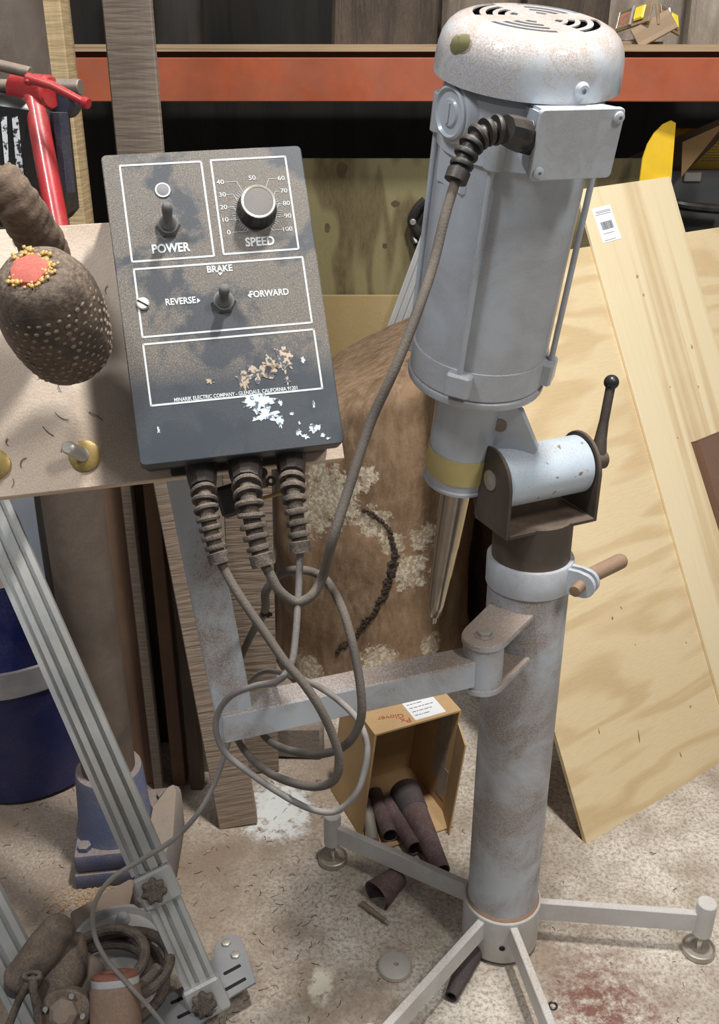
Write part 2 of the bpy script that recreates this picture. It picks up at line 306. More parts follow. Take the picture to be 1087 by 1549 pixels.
def thing(name, label, cat, m=None, group=None):
    o = bpy.data.objects.new(name, None); COL.objects.link(o)
    o.empty_display_size = 0.05
    m = m if m is not None else Matrix.Identity(4)
    if not isinstance(m, Matrix): m = Matrix.Translation(V(m))
    o.matrix_world = m; WM[o.name] = m.copy()
    return tag(o, label, cat, group)
def obj(name, bm, m, parent=None, mtx=None, world=True, smooth=35, mats=None):
    """link a bmesh as ONE object. world=True: its coordinates are world ones"""
    me = bpy.data.meshes.new(name)
    bmesh.ops.recalc_face_normals(bm, faces=bm.faces) if not getattr(bm, 'keepn', False) else None
    bm.to_mesh(me); bm.free()
    o = bpy.data.objects.new(name, me); COL.objects.link(o)
    if mats:
        for k in mats: me.materials.append(M[k])
    else: me.materials.append(M[m] if isinstance(m, str) else m)
    base = WM[parent.name] if parent else (mtx if mtx is not None else Matrix.Identity(4))
    if world: me.transform(base.inverted())
    if parent: o.parent = parent; WM[o.name] = base.copy()
    else: o.matrix_world = base; WM[o.name] = base.copy()
    if smooth:
        me.polygons.foreach_set('use_smooth', [True]*len(me.polygons)); me.set_sharp_from_angle(angle=R(smooth))
    return o
def nb(): return bmesh.new()
I4 = Matrix.Identity(4)
def box(bm, p0, p1, m=I4, bev=0.0, seg=1):
    p0 = V(p0); p1 = V(p1); t = bmesh.new()
    bmesh.ops.create_cube(t, size=1.0)
    for v in t.verts: v.co = V(((p0[i]+p1[i])/2 + v.co[i]*(p1[i]-p0[i]) for i in range(3)))
    if bev: bmesh.ops.bevel(t, geom=list(t.edges), offset=bev, segments=seg, profile=0.5, affect='EDGES', clamp_overlap=True)
    t.transform(m); join(bm, t); return bm
def join(bm, t):
    me = bpy.data.meshes.new('tmp'); t.to_mesh(me); t.free(); bm.from_mesh(me); bpy.data.meshes.remove(me)
def lathe(bm, prof, m=I4, seg=32, skip=None, rfun=None, cap=True):
    """profile [(r, z), ...] turned about local z"""
    rings = []
    for i, (r, z) in enumerate(prof):
        if r < 1e-6: rings.append([bm.verts.new(m @ V((0, 0, z)))]); continue
        rg = []
        for j in range(seg):
            a = 2*pi*j/seg; rr = r*(rfun(a, z) if rfun else 1)
            rg.append(bm.verts.new(m @ V((rr*cos(a), rr*sin(a), z))))
        rings.append(rg)
    for i in range(len(rings)-1):
        A, B = rings[i], rings[i+1]
        for j in range(seg):
            if skip and skip(i, j): continue
            k = (j+1) % seg
            if len(A) == 1 and len(B) == 1: continue
            if len(A) == 1: bm.faces.new((A[0], B[k], B[j]))
            elif len(B) == 1: bm.faces.new((A[j], A[k], B[0]))
            else: bm.faces.new((A[j], A[k], B[k], B[j]))
    if cap:
        if len(rings[0]) > 1: bm.faces.new(rings[0][::-1])
        if len(rings[-1]) > 1: bm.faces.new(rings[-1])
    return bm
def cyl(bm, p0, p1, r0, r1=None, seg=24, bev=0.0):
    p0 = V(p0); p1 = V(p1); L = (p1-p0).length; r1 = r0 if r1 is None else r1
    m = zframe(p0, p1-p0)
    if bev: prof = [(r0-bev, 0), (r0, bev), (r1, L-bev), (r1-bev, L)]
    else: prof = [(r0, 0), (r1, L)]
    return lathe(bm, prof, m, seg)
def spline(pts, n=8):
    P = [V(p) for p in pts]; out = []
    for i in range(len(P)-1):
        a = P[i-1] if i else P[0]*2-P[1]; b, c = P[i], P[i+1]; d = P[i+2] if i+2 < len(P) else P[-1]*2-P[-2]
        for k in range(n):
            t = k/n
            out.append(0.5*((2*b)+(c-a)*t+(2*a-5*b+4*c-d)*t*t+(3*b-a-3*c+d)*t**3))
    out.append(P[-1]); return out
def tube(bm, pts, r, seg=12, rf=None):
    n = len(pts); t = (pts[1]-pts[0]).normalized(); up = V((0, 0, 1)) if abs(t.z) < 0.9 else V((1, 0, 0))
    x = (up - t*up.dot(t)).normalized(); rings = []
    for i, p in enumerate(pts):
        t = (pts[min(i+1, n-1)]-pts[max(i-1, 0)]).normalized()
        x = (x - t*x.dot(t)).normalized(); y = t.cross(x); rr = rf(i/(n-1)) if rf else r
        rings.append([bm.verts.new(p + (x*cos(2*pi*j/seg)+y*sin(2*pi*j/seg))*rr) for j in range(seg)])
    for i in range(n-1):
        for j in range(seg):
            k = (j+1) % seg; bm.faces.new((rings[i][j], rings[i][k], rings[i+1][k], rings[i+1][j]))
    bm.faces.new(rings[0][::-1]); bm.faces.new(rings[-1]); return bm
def prism(bm, poly, h0, h1, m=I4, bev=0.0):
    """polygon in local xy pushed from z=h0 to z=h1"""
    t = bmesh.new()
    a = [t.verts.new((x, y, h0)) for x, y in poly]; b = [t.verts.new((x, y, h1)) for x, y in poly]
    n = len(poly); t.faces.new(a[::-1]); t.faces.new(b)
    for i in range(n): t.faces.new((a[i], a[(i+1) % n], b[(i+1) % n], b[i]))
    if bev: bmesh.ops.bevel(t, geom=[e for e in t.edges], offset=bev, segments=1, affect='EDGES', clamp_overlap=True)
    t.transform(m); join(bm, t); return bm
def rough_up(bm, amt, sc, seed=0.0):
    bm.normal_update()
    for v in bm.verts:
        v.co += v.normal*amt*noise.noise(v.co*sc + V((seed, seed, seed)))
def txt(name, s, size, m, mat_, parent, depth=0.0003, bold=0.0, align='CENTER', sx=1.0):
    cu = bpy.data.curves.new('t', 'FONT'); cu.body = s; cu.size = size; cu.align_x = align; cu.align_y = 'CENTER'
    cu.extrude = depth; cu.offset = bold; cu.resolution_u = 3
    t = bpy.data.objects.new('t', cu); COL.objects.link(t)
    dg = bpy.context.evaluated_depsgraph_get(); me = bpy.data.meshes.new_from_object(t.evaluated_get(dg))
    bpy.data.objects.remove(t); bpy.data.curves.remove(cu)
    me.name = name; me.materials.clear(); me.materials.append(M[mat_])
    o = bpy.data.objects.new(name, me); COL.objects.link(o)
    me.transform(Matrix.Scale(sx, 4, (1, 0, 0))); me.transform(m)
    me.transform(WM[parent.name].inverted()); o.parent = parent; WM[o.name] = WM[parent.name].copy()
    return o
def hexbolt(bm, p, axis, r, h, dome=0.0):
    lathe(bm, [(r, 0), (r, h), (r*0.8, h+h*0.15)], zframe(p, axis), 6)
def T(x, y, z=0): return Matrix.Translation(V((x, y, z)))

# ---------------------------------------------------------------- setting
bm = nb(); box(bm, (-3, -1.5, -0.05), (3, 3.6, 0)); o = obj('floor', bm, 'concrete'); tag(o, kind='structure')
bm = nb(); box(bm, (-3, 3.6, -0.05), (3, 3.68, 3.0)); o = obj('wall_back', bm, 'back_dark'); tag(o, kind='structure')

# pallet rack
rack = thing('pallet_rack', 'orange steel rack beam crossing the whole back', 'rack', (0, 2.4, 0))
zt = atY(500, 78, 2.4).z; zb = atY(500, 154, 2.4).z
bm = nb(); prism(bm, [(0, zb), (0.05, zb), (0.05, zt), (0.035, zt), (0.035, zt-0.012), (0, zt-0.012)], -1.4, 1.4,
                 Matrix(((0, 0, 1, 0), (1, 0, 0, 2.4), (0, 1, 0, 0), (0, 0, 0, 1))), 0.002)
obj('beam', bm, 'orange_steel', rack)
bm = nb(); box(bm, (-1.4, 3.3, zb), (1.4, 3.35, zt)); obj('beam', bm, 'orange_steel', rack)
for x in (-1.45, 1.45):
    for y in (2.44, 3.32):
        bm = nb(); box(bm, (x-0.045, y-0.04, 0), (x+0.045, y+0.04, 2.2), bev=0.004); obj('upright', bm, 'grey_case', rack)
bm = nb(); box(bm, (0.76, 2.62, 0.97), (1.4, 3.32, 0.99)); obj('lower_shelf', bm, 'board_dark', rack)
zd = atY(500, 67, 2.395).z
bm = nb(); box(bm, (-1.4, 2.395, zt), (1.4, 3.34, zd)); o = obj('shelf_deck', bm, 'ply_edge', mtx=T(0, 2.395, zt))
tag(o, 'rough plywood shelf lying on the orange beam', 'shelf')

# weathered slabs standing on the shelf
def slab(px0, px1, Y, mt, label, seed, top=0.5, th=0.07, lean=0.0):
    x0 = atY(px0, 40, Y).x; x1 = atY(px1, 40, Y).x
    m = Matrix.Translation(V(((x0+x1)/2, Y+th/2, zd))) @ Matrix.Rotation(lean, 4, 'Y')
    bm = nb(); W_ = (x1-x0)/2; n = 14; k = 18; rows = []
    for j in range(k+1):
        z = top*j/k; row = []
        for i in range(n):
            a = 2*pi*i/n
            rx = W_*(1+0.10*noise.noise(V((cos(a), z*3+seed, seed)))); ry = th/2*(1+0.35*noise.noise(V((sin(a)*2, z*7, seed))))
            row.append(bm.verts.new((rx*math.copysign(abs(cos(a))**0.6, cos(a)), ry*math.copysign(abs(sin(a))**0.6, sin(a)), z)))
        rows.append(row)
    for j in range(k):
        for i in range(n): q = (i+1) % n; bm.faces.new((rows[j][i], rows[j][q], rows[j+1][q], rows[j+1][i]))
    bm.faces.new(rows[0][::-1]); bm.faces.new(rows[-1])
    o = obj('timber_slab', bm, mt, mtx=m, world=False); tag(o, label, 'timber'); return o
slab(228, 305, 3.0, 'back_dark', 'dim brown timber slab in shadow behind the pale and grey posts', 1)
slab(500, 662, 2.56, 'weathered_brown', 'dark brown weathered timber slab on the shelf left of the motor cover', 2)
slab(664, 790, 2.64, 'weathered', 'grey-brown timber slab standing directly behind the motor cover', 3)
slab(792, 925, 2.62, 'weathered_brown', 'dark timber slab just right of the motor top', 4)
slab(905, 1050, 2.74, 'weathered_pale', 'pale grey weathered timber slab behind the mouse traps', 5, lean=0.08)
slab(1042, 1160, 2.58, 'weathered_pale', 'pale timber slab cut by the top right corner of the frame', 6)

# mouse traps
def trap(px, py, rz, tilt, roll, label, z):
    P = atY(px, py, 2.47); P.z = zd + z
    m = Matrix.Translation(P) @ Matrix.Rotation(R(rz), 4, 'Z') @ Matrix.Rotation(R(tilt), 4, 'X') @ Matrix.Rotation(R(roll), 4, 'Y')
    t = thing('mouse_trap', label, 'mouse trap', m, 'mouse traps on the shelf')
    L, W_ = 0.05, 0.024
    bm = nb(); box(bm, (-L, -W_, 0), (L, W_, 0.006), bev=0.001); obj('base_board', bm, 'trap_wood', t, world=False)
    bm = nb(); box(bm, (0.008, -0.016, 0.007), (0.036, 0.016, 0.012), bev=0.002)
    for k in range(4): box(bm, (0.011+k*0.006, -0.013, 0.012), (0.013+k*0.006, 0.013, 0.014))
    obj('bait_pedal', bm, 'yellow_plastic', t, world=False)
    bm = nb(); pts = [V((0, -0.019, 0.009)), V((-0.04, -0.019, 0.009)), V((-0.04, 0.019, 0.009)), V((0, 0.019, 0.009))]
    tube(bm, pts, 0.0012, 6); cyl(bm, (0, -0.022, 0.01), (0, 0.022, 0.01), 0.004, seg=8); obj('spring_bar', bm, 'zinc', t, world=False)
    bm = nb(); lathe(bm, [(0.008, 0.0062), (0.012, 0.0062), (0.012, 0.0066), (0.008, 0.0066)], Matrix.Translation((-0.022, 0, 0)), 16, cap=False); obj('print_mark', bm, 'trap_red', t, world=False)
    return t
trap(958, 40, 150+180, 62, -28, 'mouse trap lying on the left of the heap with its yellow pedal up', 0.055)
trap(1006, 42, 15, 66, 32, 'rightmost mouse trap of the heap, tipped on its edge', 0.05)
trap(965, 62, 8, 0, 0, 'mouse trap flat on the shelf under the others, only a yellow strip showing', 0.0)
bm = nb(); box(bm, (-0.045, -0.024, 0), (0.045, 0.024, 0.006), bev=0.001)
P = atY(988, 52, 2.43); P.z = zd+0.03
o = obj('mouse_trap', bm, 'trap_wood', mtx=Matrix.Translation(P) @ Matrix.Rotation(R(-28), 4, 'Y') @ Matrix.Rotation(R(60), 4, 'X'), world=False)
tag(o, 'mouse trap turned wooden back outward in the middle of the heap', 'mouse trap', 'mouse traps on the shelf')

# treated plywood, yellow plywood
a = atY(430, 240, 2.54); b_ = atY(1000, 238, 2.54)
bm = nb(); box(bm, (0, 0, 0), (b_.x-a.x, 0.015, a.z)); o = obj('treated_plywood', bm, 'ply_treated', mtx=T(a.x, 2.54, 0), world=False)
tag(o, 'greenish treated plywood panel with dark wavy grain under the orange beam', 'plywood'); TP = o
TKN = [(598, 308, .011, .008), (517, 256, .012, .018), (495, 345, .007, .012), (582, 372, .006, .007), (984, 258, .004, .005)]
a = atY(440, 448, 2.51); b_ = atY(690, 448, 2.51)
bm = nb(); box(bm, (0, 0, 0), (b_.x-a.x, 0.018, a.z)); o = obj('yellow_plywood', bm, 'ply_yellow', mtx=T(a.x, 2.51, 0), world=False)
tag(o, 'low yellowish plywood panel between control box and motor', 'plywood')

# aluminium straightedge with bracket and black clamp
p1 = atY(645, 385, 2.47); p0 = atY(562, 608, 2.45); d = (p1-p0)
fm = frame(p0, d, z=V((0.1, -1, 0.2)))
t = thing('straightedge', 'slim ribbed aluminium straightedge leaning behind the motor', 'rail', fm)
bm = nb(); L = d.length
box(bm, (-0.02, -0.032, -0.004), (L+0.1, 0.03, 0.0)); 
for y in (-0.03, -0.014, 0.002, 0.018): box(bm, (-0.02, y, 0), (L+0.1, y+0.008, 0.008))
obj('profile', bm, 'bright_aluminium', t, world=False)
bm = nb(); c_ = at(0, 0, 1)
pts = [(508, 578), (566, 553), (585, 585), (568, 612), (512, 615)]
pl = [hit(x, y, p0+V((0, 0.012, 0)), fm.col[2].to_3d()) for x, y in pts]; inv = fm.inverted()
prism(bm, [(q.x, q.y) for q in (inv @ p for p in pl)], -0.016, -0.006, bev=0.001); obj('bracket', bm, 'bright_aluminium', t, world=False)
P = atY(630, 335, 2.515)
t = thing('spring_clamp', 'small black plastic clamp peeking out left of the motor', 'clamp', P)
bm = nb(); pts = [P+V(q) for q in ((0.02, 0, -0.045), (0, 0, -0.02), (-0.012, 0, 0.0), (0.0, 0, 0.03), (0.02, 0, 0.05))]
tube(bm, spline(pts, 5), 0.012, 10); obj('jaw', bm, 'black_plastic', t)
bm = nb(); pts = [P+V(q) for q in ((0.03, 0.01, 0.05), (-0.005, 0.01, -0.03), (0.0, 0, -0.055))]; tube(bm, spline(pts, 5), 0.009, 10); obj('handle', bm, 'black_plastic', t)
bm = nb(); cyl(bm, P+V((-0.01, -0.016, 0)), P+V((-0.01, 0.016, 0)), 0.008, bev=0.002); obj('pivot', bm, 'zinc', t)

# log
LOGC = V((atY(568, 900, 2.2).x, 2.19, 0)); LOGR = 0.245; LOGH = 0.80
bm = nb(); seg = 72; nr = 60; rows = []
for j in range(nr+1):
    z = LOGH*j/nr; row = []
    for i in range(seg):
        a = 2*pi*i/seg
        f = 1 + 0.07*noise.noise(V((cos(a)*1.3, sin(a)*1.3, z*2))) + 0.035*noise.noise(V((cos(a)*5, sin(a)*5, z*6))) + 0.018*noise.noise(V((cos(a)*14, sin(a)*14, z*18))) + 0.07*max(0, 1-z/0.12)
        if j >= nr-4: f *= 1-0.012*(j-nr+4)**2
        zz = z + (0.10*cos(a)*(z/LOGH)**2)
        row.append(bm.verts.new((LOGR*f*cos(a), LOGR*f*sin(a), zz)))
    rows.append(row)
for j in range(nr):
    for i in range(seg): q = (i+1) % seg; bm.faces.new((rows[j][i], rows[j][q], rows[j+1][q], rows[j+1][i]))
bm.faces.new(rows[0][::-1]); bm.faces.new(rows[-1])
def oncyl(px, py):
    r = ray(px, py); rc = LOGR*1.0
    ox, oy = -LOGC.x, -LOGC.y
    A = r.x**2+r.y**2; B = 2*(ox*r.x+oy*r.y); C = ox*ox+oy*oy-rc*rc
    t_ = (-B-math.sqrt(max(0, B*B-4*A*C)))/(2*A); return C0+r*t_
M['log_wood'] = log_material([(oncyl(x, y)-LOGC, r) for x, y, r in ((500, 752, .085), (470, 775, .07), (562, 790, .05), (622, 868, .06), (555, 715, .03), (595, 825, .035), (570, 1005, .06), (470, 1015, .06), (645, 815, .05), (540, 735, .03), (655, 975, .035), (480, 715, .04))])
log = obj('log', bm, 'log_wood', mtx=Matrix.Translation(LOGC), world=False, smooth=60)
tag(log, 'thick barkless brown log with flaky white patches and a black crack', 'log')
# black crack: broken chips of bark along the split
def oncyl(px, py):
    r = ray(px, py); rc = LOGR*1.0
    ox, oy = -LOGC.x, -LOGC.y
    A = r.x**2+r.y**2; B = 2*(ox*r.x+oy*r.y); C = ox*ox+oy*oy-rc*rc
    t_ = (-B-math.sqrt(max(0, B*B-4*A*C)))/(2*A); return C0+r*t_
random.seed(7)
dg = bpy.context.evaluated_depsgraph_get()
def onlog(px, py):
    p = oncyl(px, py); c = V((LOGC.x, LOGC.y, p.z)); dr = (p-c).normalized()
    ok, loc, nrm, _ = log.ray_cast(log.matrix_world.inverted() @ (c+dr*0.6), -dr)
    return (log.matrix_world @ loc if ok else p), dr
bpy.context.view_layer.update()
bm = nb()
crack = [(548, 770), (565, 780), (583, 795), (592, 815), (597, 840), (592, 865), (586, 890), (575, 915), (562, 935), (548, 950), (535, 966), (520, 975), (510, 985)]
cw = [2, 3, 3, 4, 6, 7, 7, 6, 4, 5, 4, 3, 2]
sp = spline([V((x, y, w_)) for (x, y), w_ in zip(crack, cw)], 14)
for q in sp:
    for _ in range(2):
        p, dr = onlog(q.x+random.gauss(0, q.z*0.4), q.y+random.gauss(0, 2)); s = random.uniform(0.002, 0.0055)*(0.5+q.z/7)
        t_ = bmesh.new(); bmesh.ops.create_icosphere(t_, subdivisions=1, radius=s)
        for v in t_.verts: v.co *= random.uniform(0.6, 1.3)
        t_.transform(Matrix.Translation(p)); join(bm, t_)
o = obj('bark_ridge', bm, 'chip_bark', log, smooth=0); tag(o, 'black bark crumbs along the crack', kind='stuff')
# darker trunk at its right
bm = nb(); c_ = V((0.44, 2.33, 0))
lathe(bm, [(0.17, 0), (0.15, 0.1), (0.14, 0.4), (0.14, 0.7), (0.12, 0.86), (0.05, 0.88)], Matrix.Translation(c_), 28, rfun=lambda a, z: 1+0.16*noise.noise(V((cos(a)*2.2, sin(a)*2.2, z*4))))
o = obj('log', bm, 'bark', mtx=Matrix.Translation(c_)); tag(o, 'darker reddish-brown log behind the spindle', 'log')

# ---------------------------------------------------------------- plywood sheet, plank, brown board
SC_ = atz(887, 1277, 0.0); E2 = atz(1087, 1155, 0.0)
dv = (E2-SC_); dv.z = 0; dv.normalize()
r_ = ray(640, 410); t_ = (SC_-C0).dot(dv)/r_.dot(dv); P = C0 + r_*t_
ev = (P-SC_).normalized(); HS = (P-SC_).length
SF = frame(SC_, dv, y=ev); nv = SF.col[2].to_3d()
if nv.y > 0: nv = -nv
sgn = 1 if SF.col[2].y < 0 else -1
bm = nb(); 
for k in range(1): box(bm, (0, 0, -0.009*sgn), (1.2, HS, 0))
o = SHEET = obj('plywood_sheet', bm, 'ply_pale', mtx=SF, world=False); tag(o, 'large pale plywood sheet leaning at right with its corner on the floor', 'plywood')
def onsheet(px, py, off): return hit(px, py, SC_+nv*off, nv)
OFF = 0.0075
A = onsheet(872, 287, OFF); B = onsheet(1061, 960, OFF); C_ = onsheet(1013, 267, OFF)
dn = (B-A).normalized(); wv = (C_-A) - dn*(C_-A).dot(dn); PW = wv.length
Lp = 0.0
while (A+dn*Lp).z > 0.02 and Lp < 1.6: Lp += 0.01
PF = frame(A, wv, y=-dn); 
tl = (C_-A).dot(dn)
s2 = -1 if PF.col[2].to_3d().dot(nv) > 0 else 1
plank = thing('pine_plank', 'pale pine plank with a barcode sticker leaning on the plywood sheet', 'plank', PF)
bm = nb(); prism(bm, [(0, 0), (PW, -tl), (PW, -Lp), (0, -Lp)], 0, 0.007*s2, bev=0.0005); obj('board', bm, 'pine_plank', plank, world=False)
M['knot_dark'] = paint('knot_dark', (0.085, 0.06, 0.028), 0.8, dust=0.0, var=0.4)
M['knot'] = paint('knot', (0.26, 0.155, 0.075), 0.8, dust=0.0, var=0.3)
M['pitch'] = paint('pitch', (0.33, 0.24, 0.14), 0.8, dust=0.0, var=0.3)
def speck(nm, mt, parent, P_, n_, r1_, r2_, rot=0.0, seed=1.0):
    bm = nb(); F = frame(P_, V((1, 0, 0)), z=n_) @ Matrix.Rotation(rot, 4, 'Z')
    pl = []
    for k in range(22):
        a_ = 2*pi*k/22; f_ = 1+0.35*noise.noise(V((cos(a_)*2, sin(a_)*2, seed))); pl.append((r1_*f_*cos(a_), r2_*f_*sin(a_)))
    prism(bm, pl, -0.0004, 0.0004, F); return obj(nm, bm, mt, parent, smooth=0)
for i, (x, y, a_, b_, r_a) in enumerate(((965, 1110, .0016, .016, .15), (925, 935, .003, .003, 0), (1028, 1140, .0014, .007, .5), (1043, 1070, .0012, .006, -.6), (905, 1105, .0012, .007, .3), (938, 918, .001, .005, .8), (960, 975, .0015, .0015, 0), (1037, 972, .0015, .002, 0), (990, 1225, .0012, .007, 1.0))):
    speck('stain_mark', 'knot', SHEET, onsheet(x, y, 0.0), nv, a_, b_, r_a, i*3.0)
for i, (x, y, a_, b_) in enumerate(((962, 418, .0055, .0035), (972, 446, .004, .003), (1045, 524, .0035, .005), (1055, 585, .003, .003), (1013, 585, .002, .002), (1024, 662, .002, .002))):
    speck('knot', 'pitch', plank, onsheet(x, y, OFF), nv, a_, b_, 0.4, i*2.0)
# price sticker, printed upside down
q = [onsheet(x, y, OFF+0.0006) for x, y in ((894, 316), (922, 309), (940, 361), (912, 368))]
cq = sum(q, V())/4; SX = (q[1]-q[0]).normalized(); SFm = frame(cq+nv*0.0, SX, z=nv)
sw = (q[1]-q[0]).length; sh = (q[3]-q[0]).length
bm = nb(); box(bm, (-sw/2, -sh/2, -0.0003), (sw/2, sh/2, 0), SFm); obj('price_sticker', bm, 'paper', plank)
FL = SFm @ Matrix.Rotation(pi, 4, 'Z')
bm = nb(); random.seed(3); x = -sw*0.3
while x < sw*0.3:
    ww = random.choice((0.0006, 0.001, 0.0016)); box(bm, (x, -0.006, 0), (x+ww, 0.012, 0.0003), FL); x += ww+random.choice((0.0007, 0.0012))
for k, (yy, l0, l1) in enumerate([(-0.024, .4, .4), (-0.028, .42, .3), (-0.031, .4, .35), (0.035, .2, .35), (0.020, .25, .3)]):
    x = -sw*l0
    while x < sw*l1: ww = random.uniform(0.001, 0.003); box(bm, (x, yy, 0), (x+ww, yy+0.0012, 0.0003), FL); x += ww+0.0008
o = obj('print_lines', bm, 'ink', plank); tag(o, 'black barcode and small print', kind='stuff')
bm = nb(); A2 = onsheet(1055, 667, 0.027); B2 = onsheet(1087, 769, 0.027); C2 = onsheet(1087, 657, 0.027)
d2 = (B2-A2).normalized(); w2 = ((C2-A2)-d2*(C2-A2).dot(d2)).normalized()
BF = frame(A2, w2, y=-d2); s3 = -1 if BF.col[2].to_3d().dot(nv) > 0 else 1
box(bm, (0, -0.75, 0), (0.2, 0, 0.018*s3), bev=0.001)
o = obj('brown_board', bm, 'brown_board', mtx=BF, world=False); tag(o, 'dark brown board cut by the right frame edge, on the plank', 'board')

for i, (x, y, a_, b_) in enumerate(TKN):
    speck('knot', 'knot_dark', TP, atY(x, y, 2.54), V((0, -1, 0)), a_, b_, 0.0, i*2.5)
# right rear: yellow guard, cardboard, yellow box, dark cases
P = atY(990, 262, 2.44)
bm = nb(); pts = []
for k in range(13): a = R(90+k*90/12); pts.append((0.055+0.085*cos(a)*1.0, 0.135*sin(a)))
YF = frame(P, V((1, 0.25, 0)), z=V((0.25, -1, 0.1)))
pts = [(0.045, -0.02), (0.045, 0.11), (0.032, 0.116), (0.012, 0.108), (-0.008, 0.09), (-0.024, 0.065), (-0.034, 0.035), (-0.038, -0.02)]
prism(bm, pts, -0.004, 0.0); o = obj('blade_guard', bm, 'yellow_paint', mtx=YF, world=False); o.data.transform(YF) if False else None
tag(o, 'curved yellow sheet standing behind the end of the treated plywood', 'guard')
def flat(name, pxs, Y, th, mt, label, cat, slope=0.0):
    n = V((0, -1, slope)).normalized(); P0 = atY(pxs[0][0], pxs[0][1], Y)
    pl = [hit(x, y, P0, n) for x, y in pxs]; F = frame(P0, V((1, 0, 0)), z=n); inv = F.inverted()
    bm = nb(); prism(bm, [(q.x, q.y) for q in (inv @ p for p in pl)], -th, 0)
    o = obj(name, bm, mt, mtx=F, world=False)
    if label: tag(o, label, cat)
    return o, F
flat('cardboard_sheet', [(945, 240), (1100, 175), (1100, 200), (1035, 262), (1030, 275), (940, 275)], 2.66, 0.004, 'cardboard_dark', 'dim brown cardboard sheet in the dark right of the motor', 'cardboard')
flat('cardboard_sheet', [(1032, 215), (1087, 190), (1092, 192), (1030, 268)], 2.60, 0.004, 'cardboard', 'brown cardboard triangle beside the curved yellow sheet', 'cardboard')
yb = thing('yellow_box', 'yellow carton with fine print at the right frame edge', 'box', atY(1070, 256, 2.75))
a = atY(1036, 256, 2.7); c_ = atY(1110, 200, 2.7)
bm = nb(); box(bm, (a.x, 2.7, 0.99), (c_.x+0.08, 2.85, c_.z), bev=0.002); obj('carton', bm, 'yellow_paint', yb)
bm = nb(); random.seed(5)
for k in range(9):
    z = atY(1070, 210+k*4.2, 2.7).z; x = atY(1062, 230, 2.7).x
    while x < c_.x: ww = random.uniform(0.002, 0.007); box(bm, (x, 2.6993, z), (x+ww, 2.6998, z+0.002)); x += ww+0.002
o = obj('fine_print', bm, 'ink', yb); tag(o, 'rows of tiny black print', kind='stuff')
a = atY(1012, 292, 2.64); c_ = atY(1120, 256, 2.64)
tc = thing('tool_case', 'dark grey plastic tool case behind the top of the plank', 'case', V((a.x, 2.64, 0.99)))
bm = nb(); box(bm, (a.x-0.02, 2.64, 1.0), (c_.x, 2.68, c_.z-0.003), bev=0.004); obj('body', bm, 'grey_case', tc)
bm = nb(); box(bm, (a.x+0.03, 2.632, c_.z-0.03), (a.x+0.075, 2.64, c_.z-0.006), bev=0.002); obj('latch', bm, 'zinc', tc)
bm = nb(); pts = [atY(1010, 305, 2.60), atY(1040, 312, 2.58), atY(1100, 318, 2.58)]; tube(bm, spline(pts, 4), 0.012, 10); obj('handle', bm, 'black_plastic', tc)

# ---------------------------------------------------------------- posts and boards at left
def post(name, x0, x1, y0, y1, top, mt, label, cat='timber', m=None, bev=0.002, z0=0.0):
    F = m if m is not None else T(0, 0, 0)
    bm = nb(); cx_, cy_ = (x0+x1)/2, (y0+y1)/2; box(bm, (x0-cx_, y0-cy_, z0), (x1-cx_, y1-cy_, top), bev=bev)
    o = obj(name, bm, mt, mtx=T(cx_, cy_, 0) @ F, world=False); return tag(o, label, cat)
post('timber_post', -0.545, -0.462, 1.70, 1.76, 1.98, 'post_pale', 'pale rough-sawn timber post beside the grey pillar')
post('timber_post', -0.398, -0.322, 1.70, 1.72, 1.98, 'post_grey', 'grey-brown rough-sawn post rising behind the control box')
post('timber_board', -0.480, -0.440, 1.66, 1.69, 0.93, 'board_brown', 'reddish-brown board standing right of the grey pillar')
post('timber_board', -0.438, -0.420, 1.64, 1.67, 0.93, 'post_grey', 'narrow grey board edge beside the reddish-brown board')
post('timber_board', -0.400, -0.372, 1.655, 1.69, 0.93, 'board_brown', 'thin brown board between two dark gaps under the work board')
post('timber_board', -0.360, -0.335, 1.64, 1.68, 0.93, 'board_dark', 'darkest narrow board left of the ribbed timber')
post('timber_board', -0.56, -0.30, 1.80, 1.82, 0.95, 'board_dark', 'dark wide board closing the gaps between the standing boards')
# ribbed timbers
def lean_timber(pb, pt, w_, th, mt, label):
    F = zframe(pb, pt-pb, (1, 0.15, 0)); L = (pt-pb).length
    bm = nb(); box(bm, (-w_/2, 0, 0), (w_/2, th, L), bev=0.0015); o = obj('sawn_timber', bm, mt, mtx=F, world=False); return tag(o, label, 'timber')
pb = atz(361, 1252, 0.0); pt = atY(268, 745, 1.60)
lean_timber(pb+V((0, 0, 0.003)), pt+(pt-pb)*0.25, 0.078, 0.045, 'sawn', 'rough ribbed timber leaning behind the steel upright, foot on the floor')
pb = atz(388, 1185, 0.0); pt = atY(372, 760, 1.66)
lean_timber(pb+V((0, 0.03, 0.003)), pt+V((0, 0.03, 0))+(pt-pb)*0.2, 0.092, 0.04, 'sawn', 'second ribbed timber standing just left of the log')
bm = nb(); p = atz(455, 1150); box(bm, (p.x-0.06, p.y, 0), (p.x+0.05, p.y+0.1, 0.09), bev=0.008); rough_up(bm, 0.01, 20)
o = obj('stone_block', bm, 'stone', mtx=Matrix.Translation(p)); tag(o, 'rough grey block on the floor left of the cardboard box', 'block')

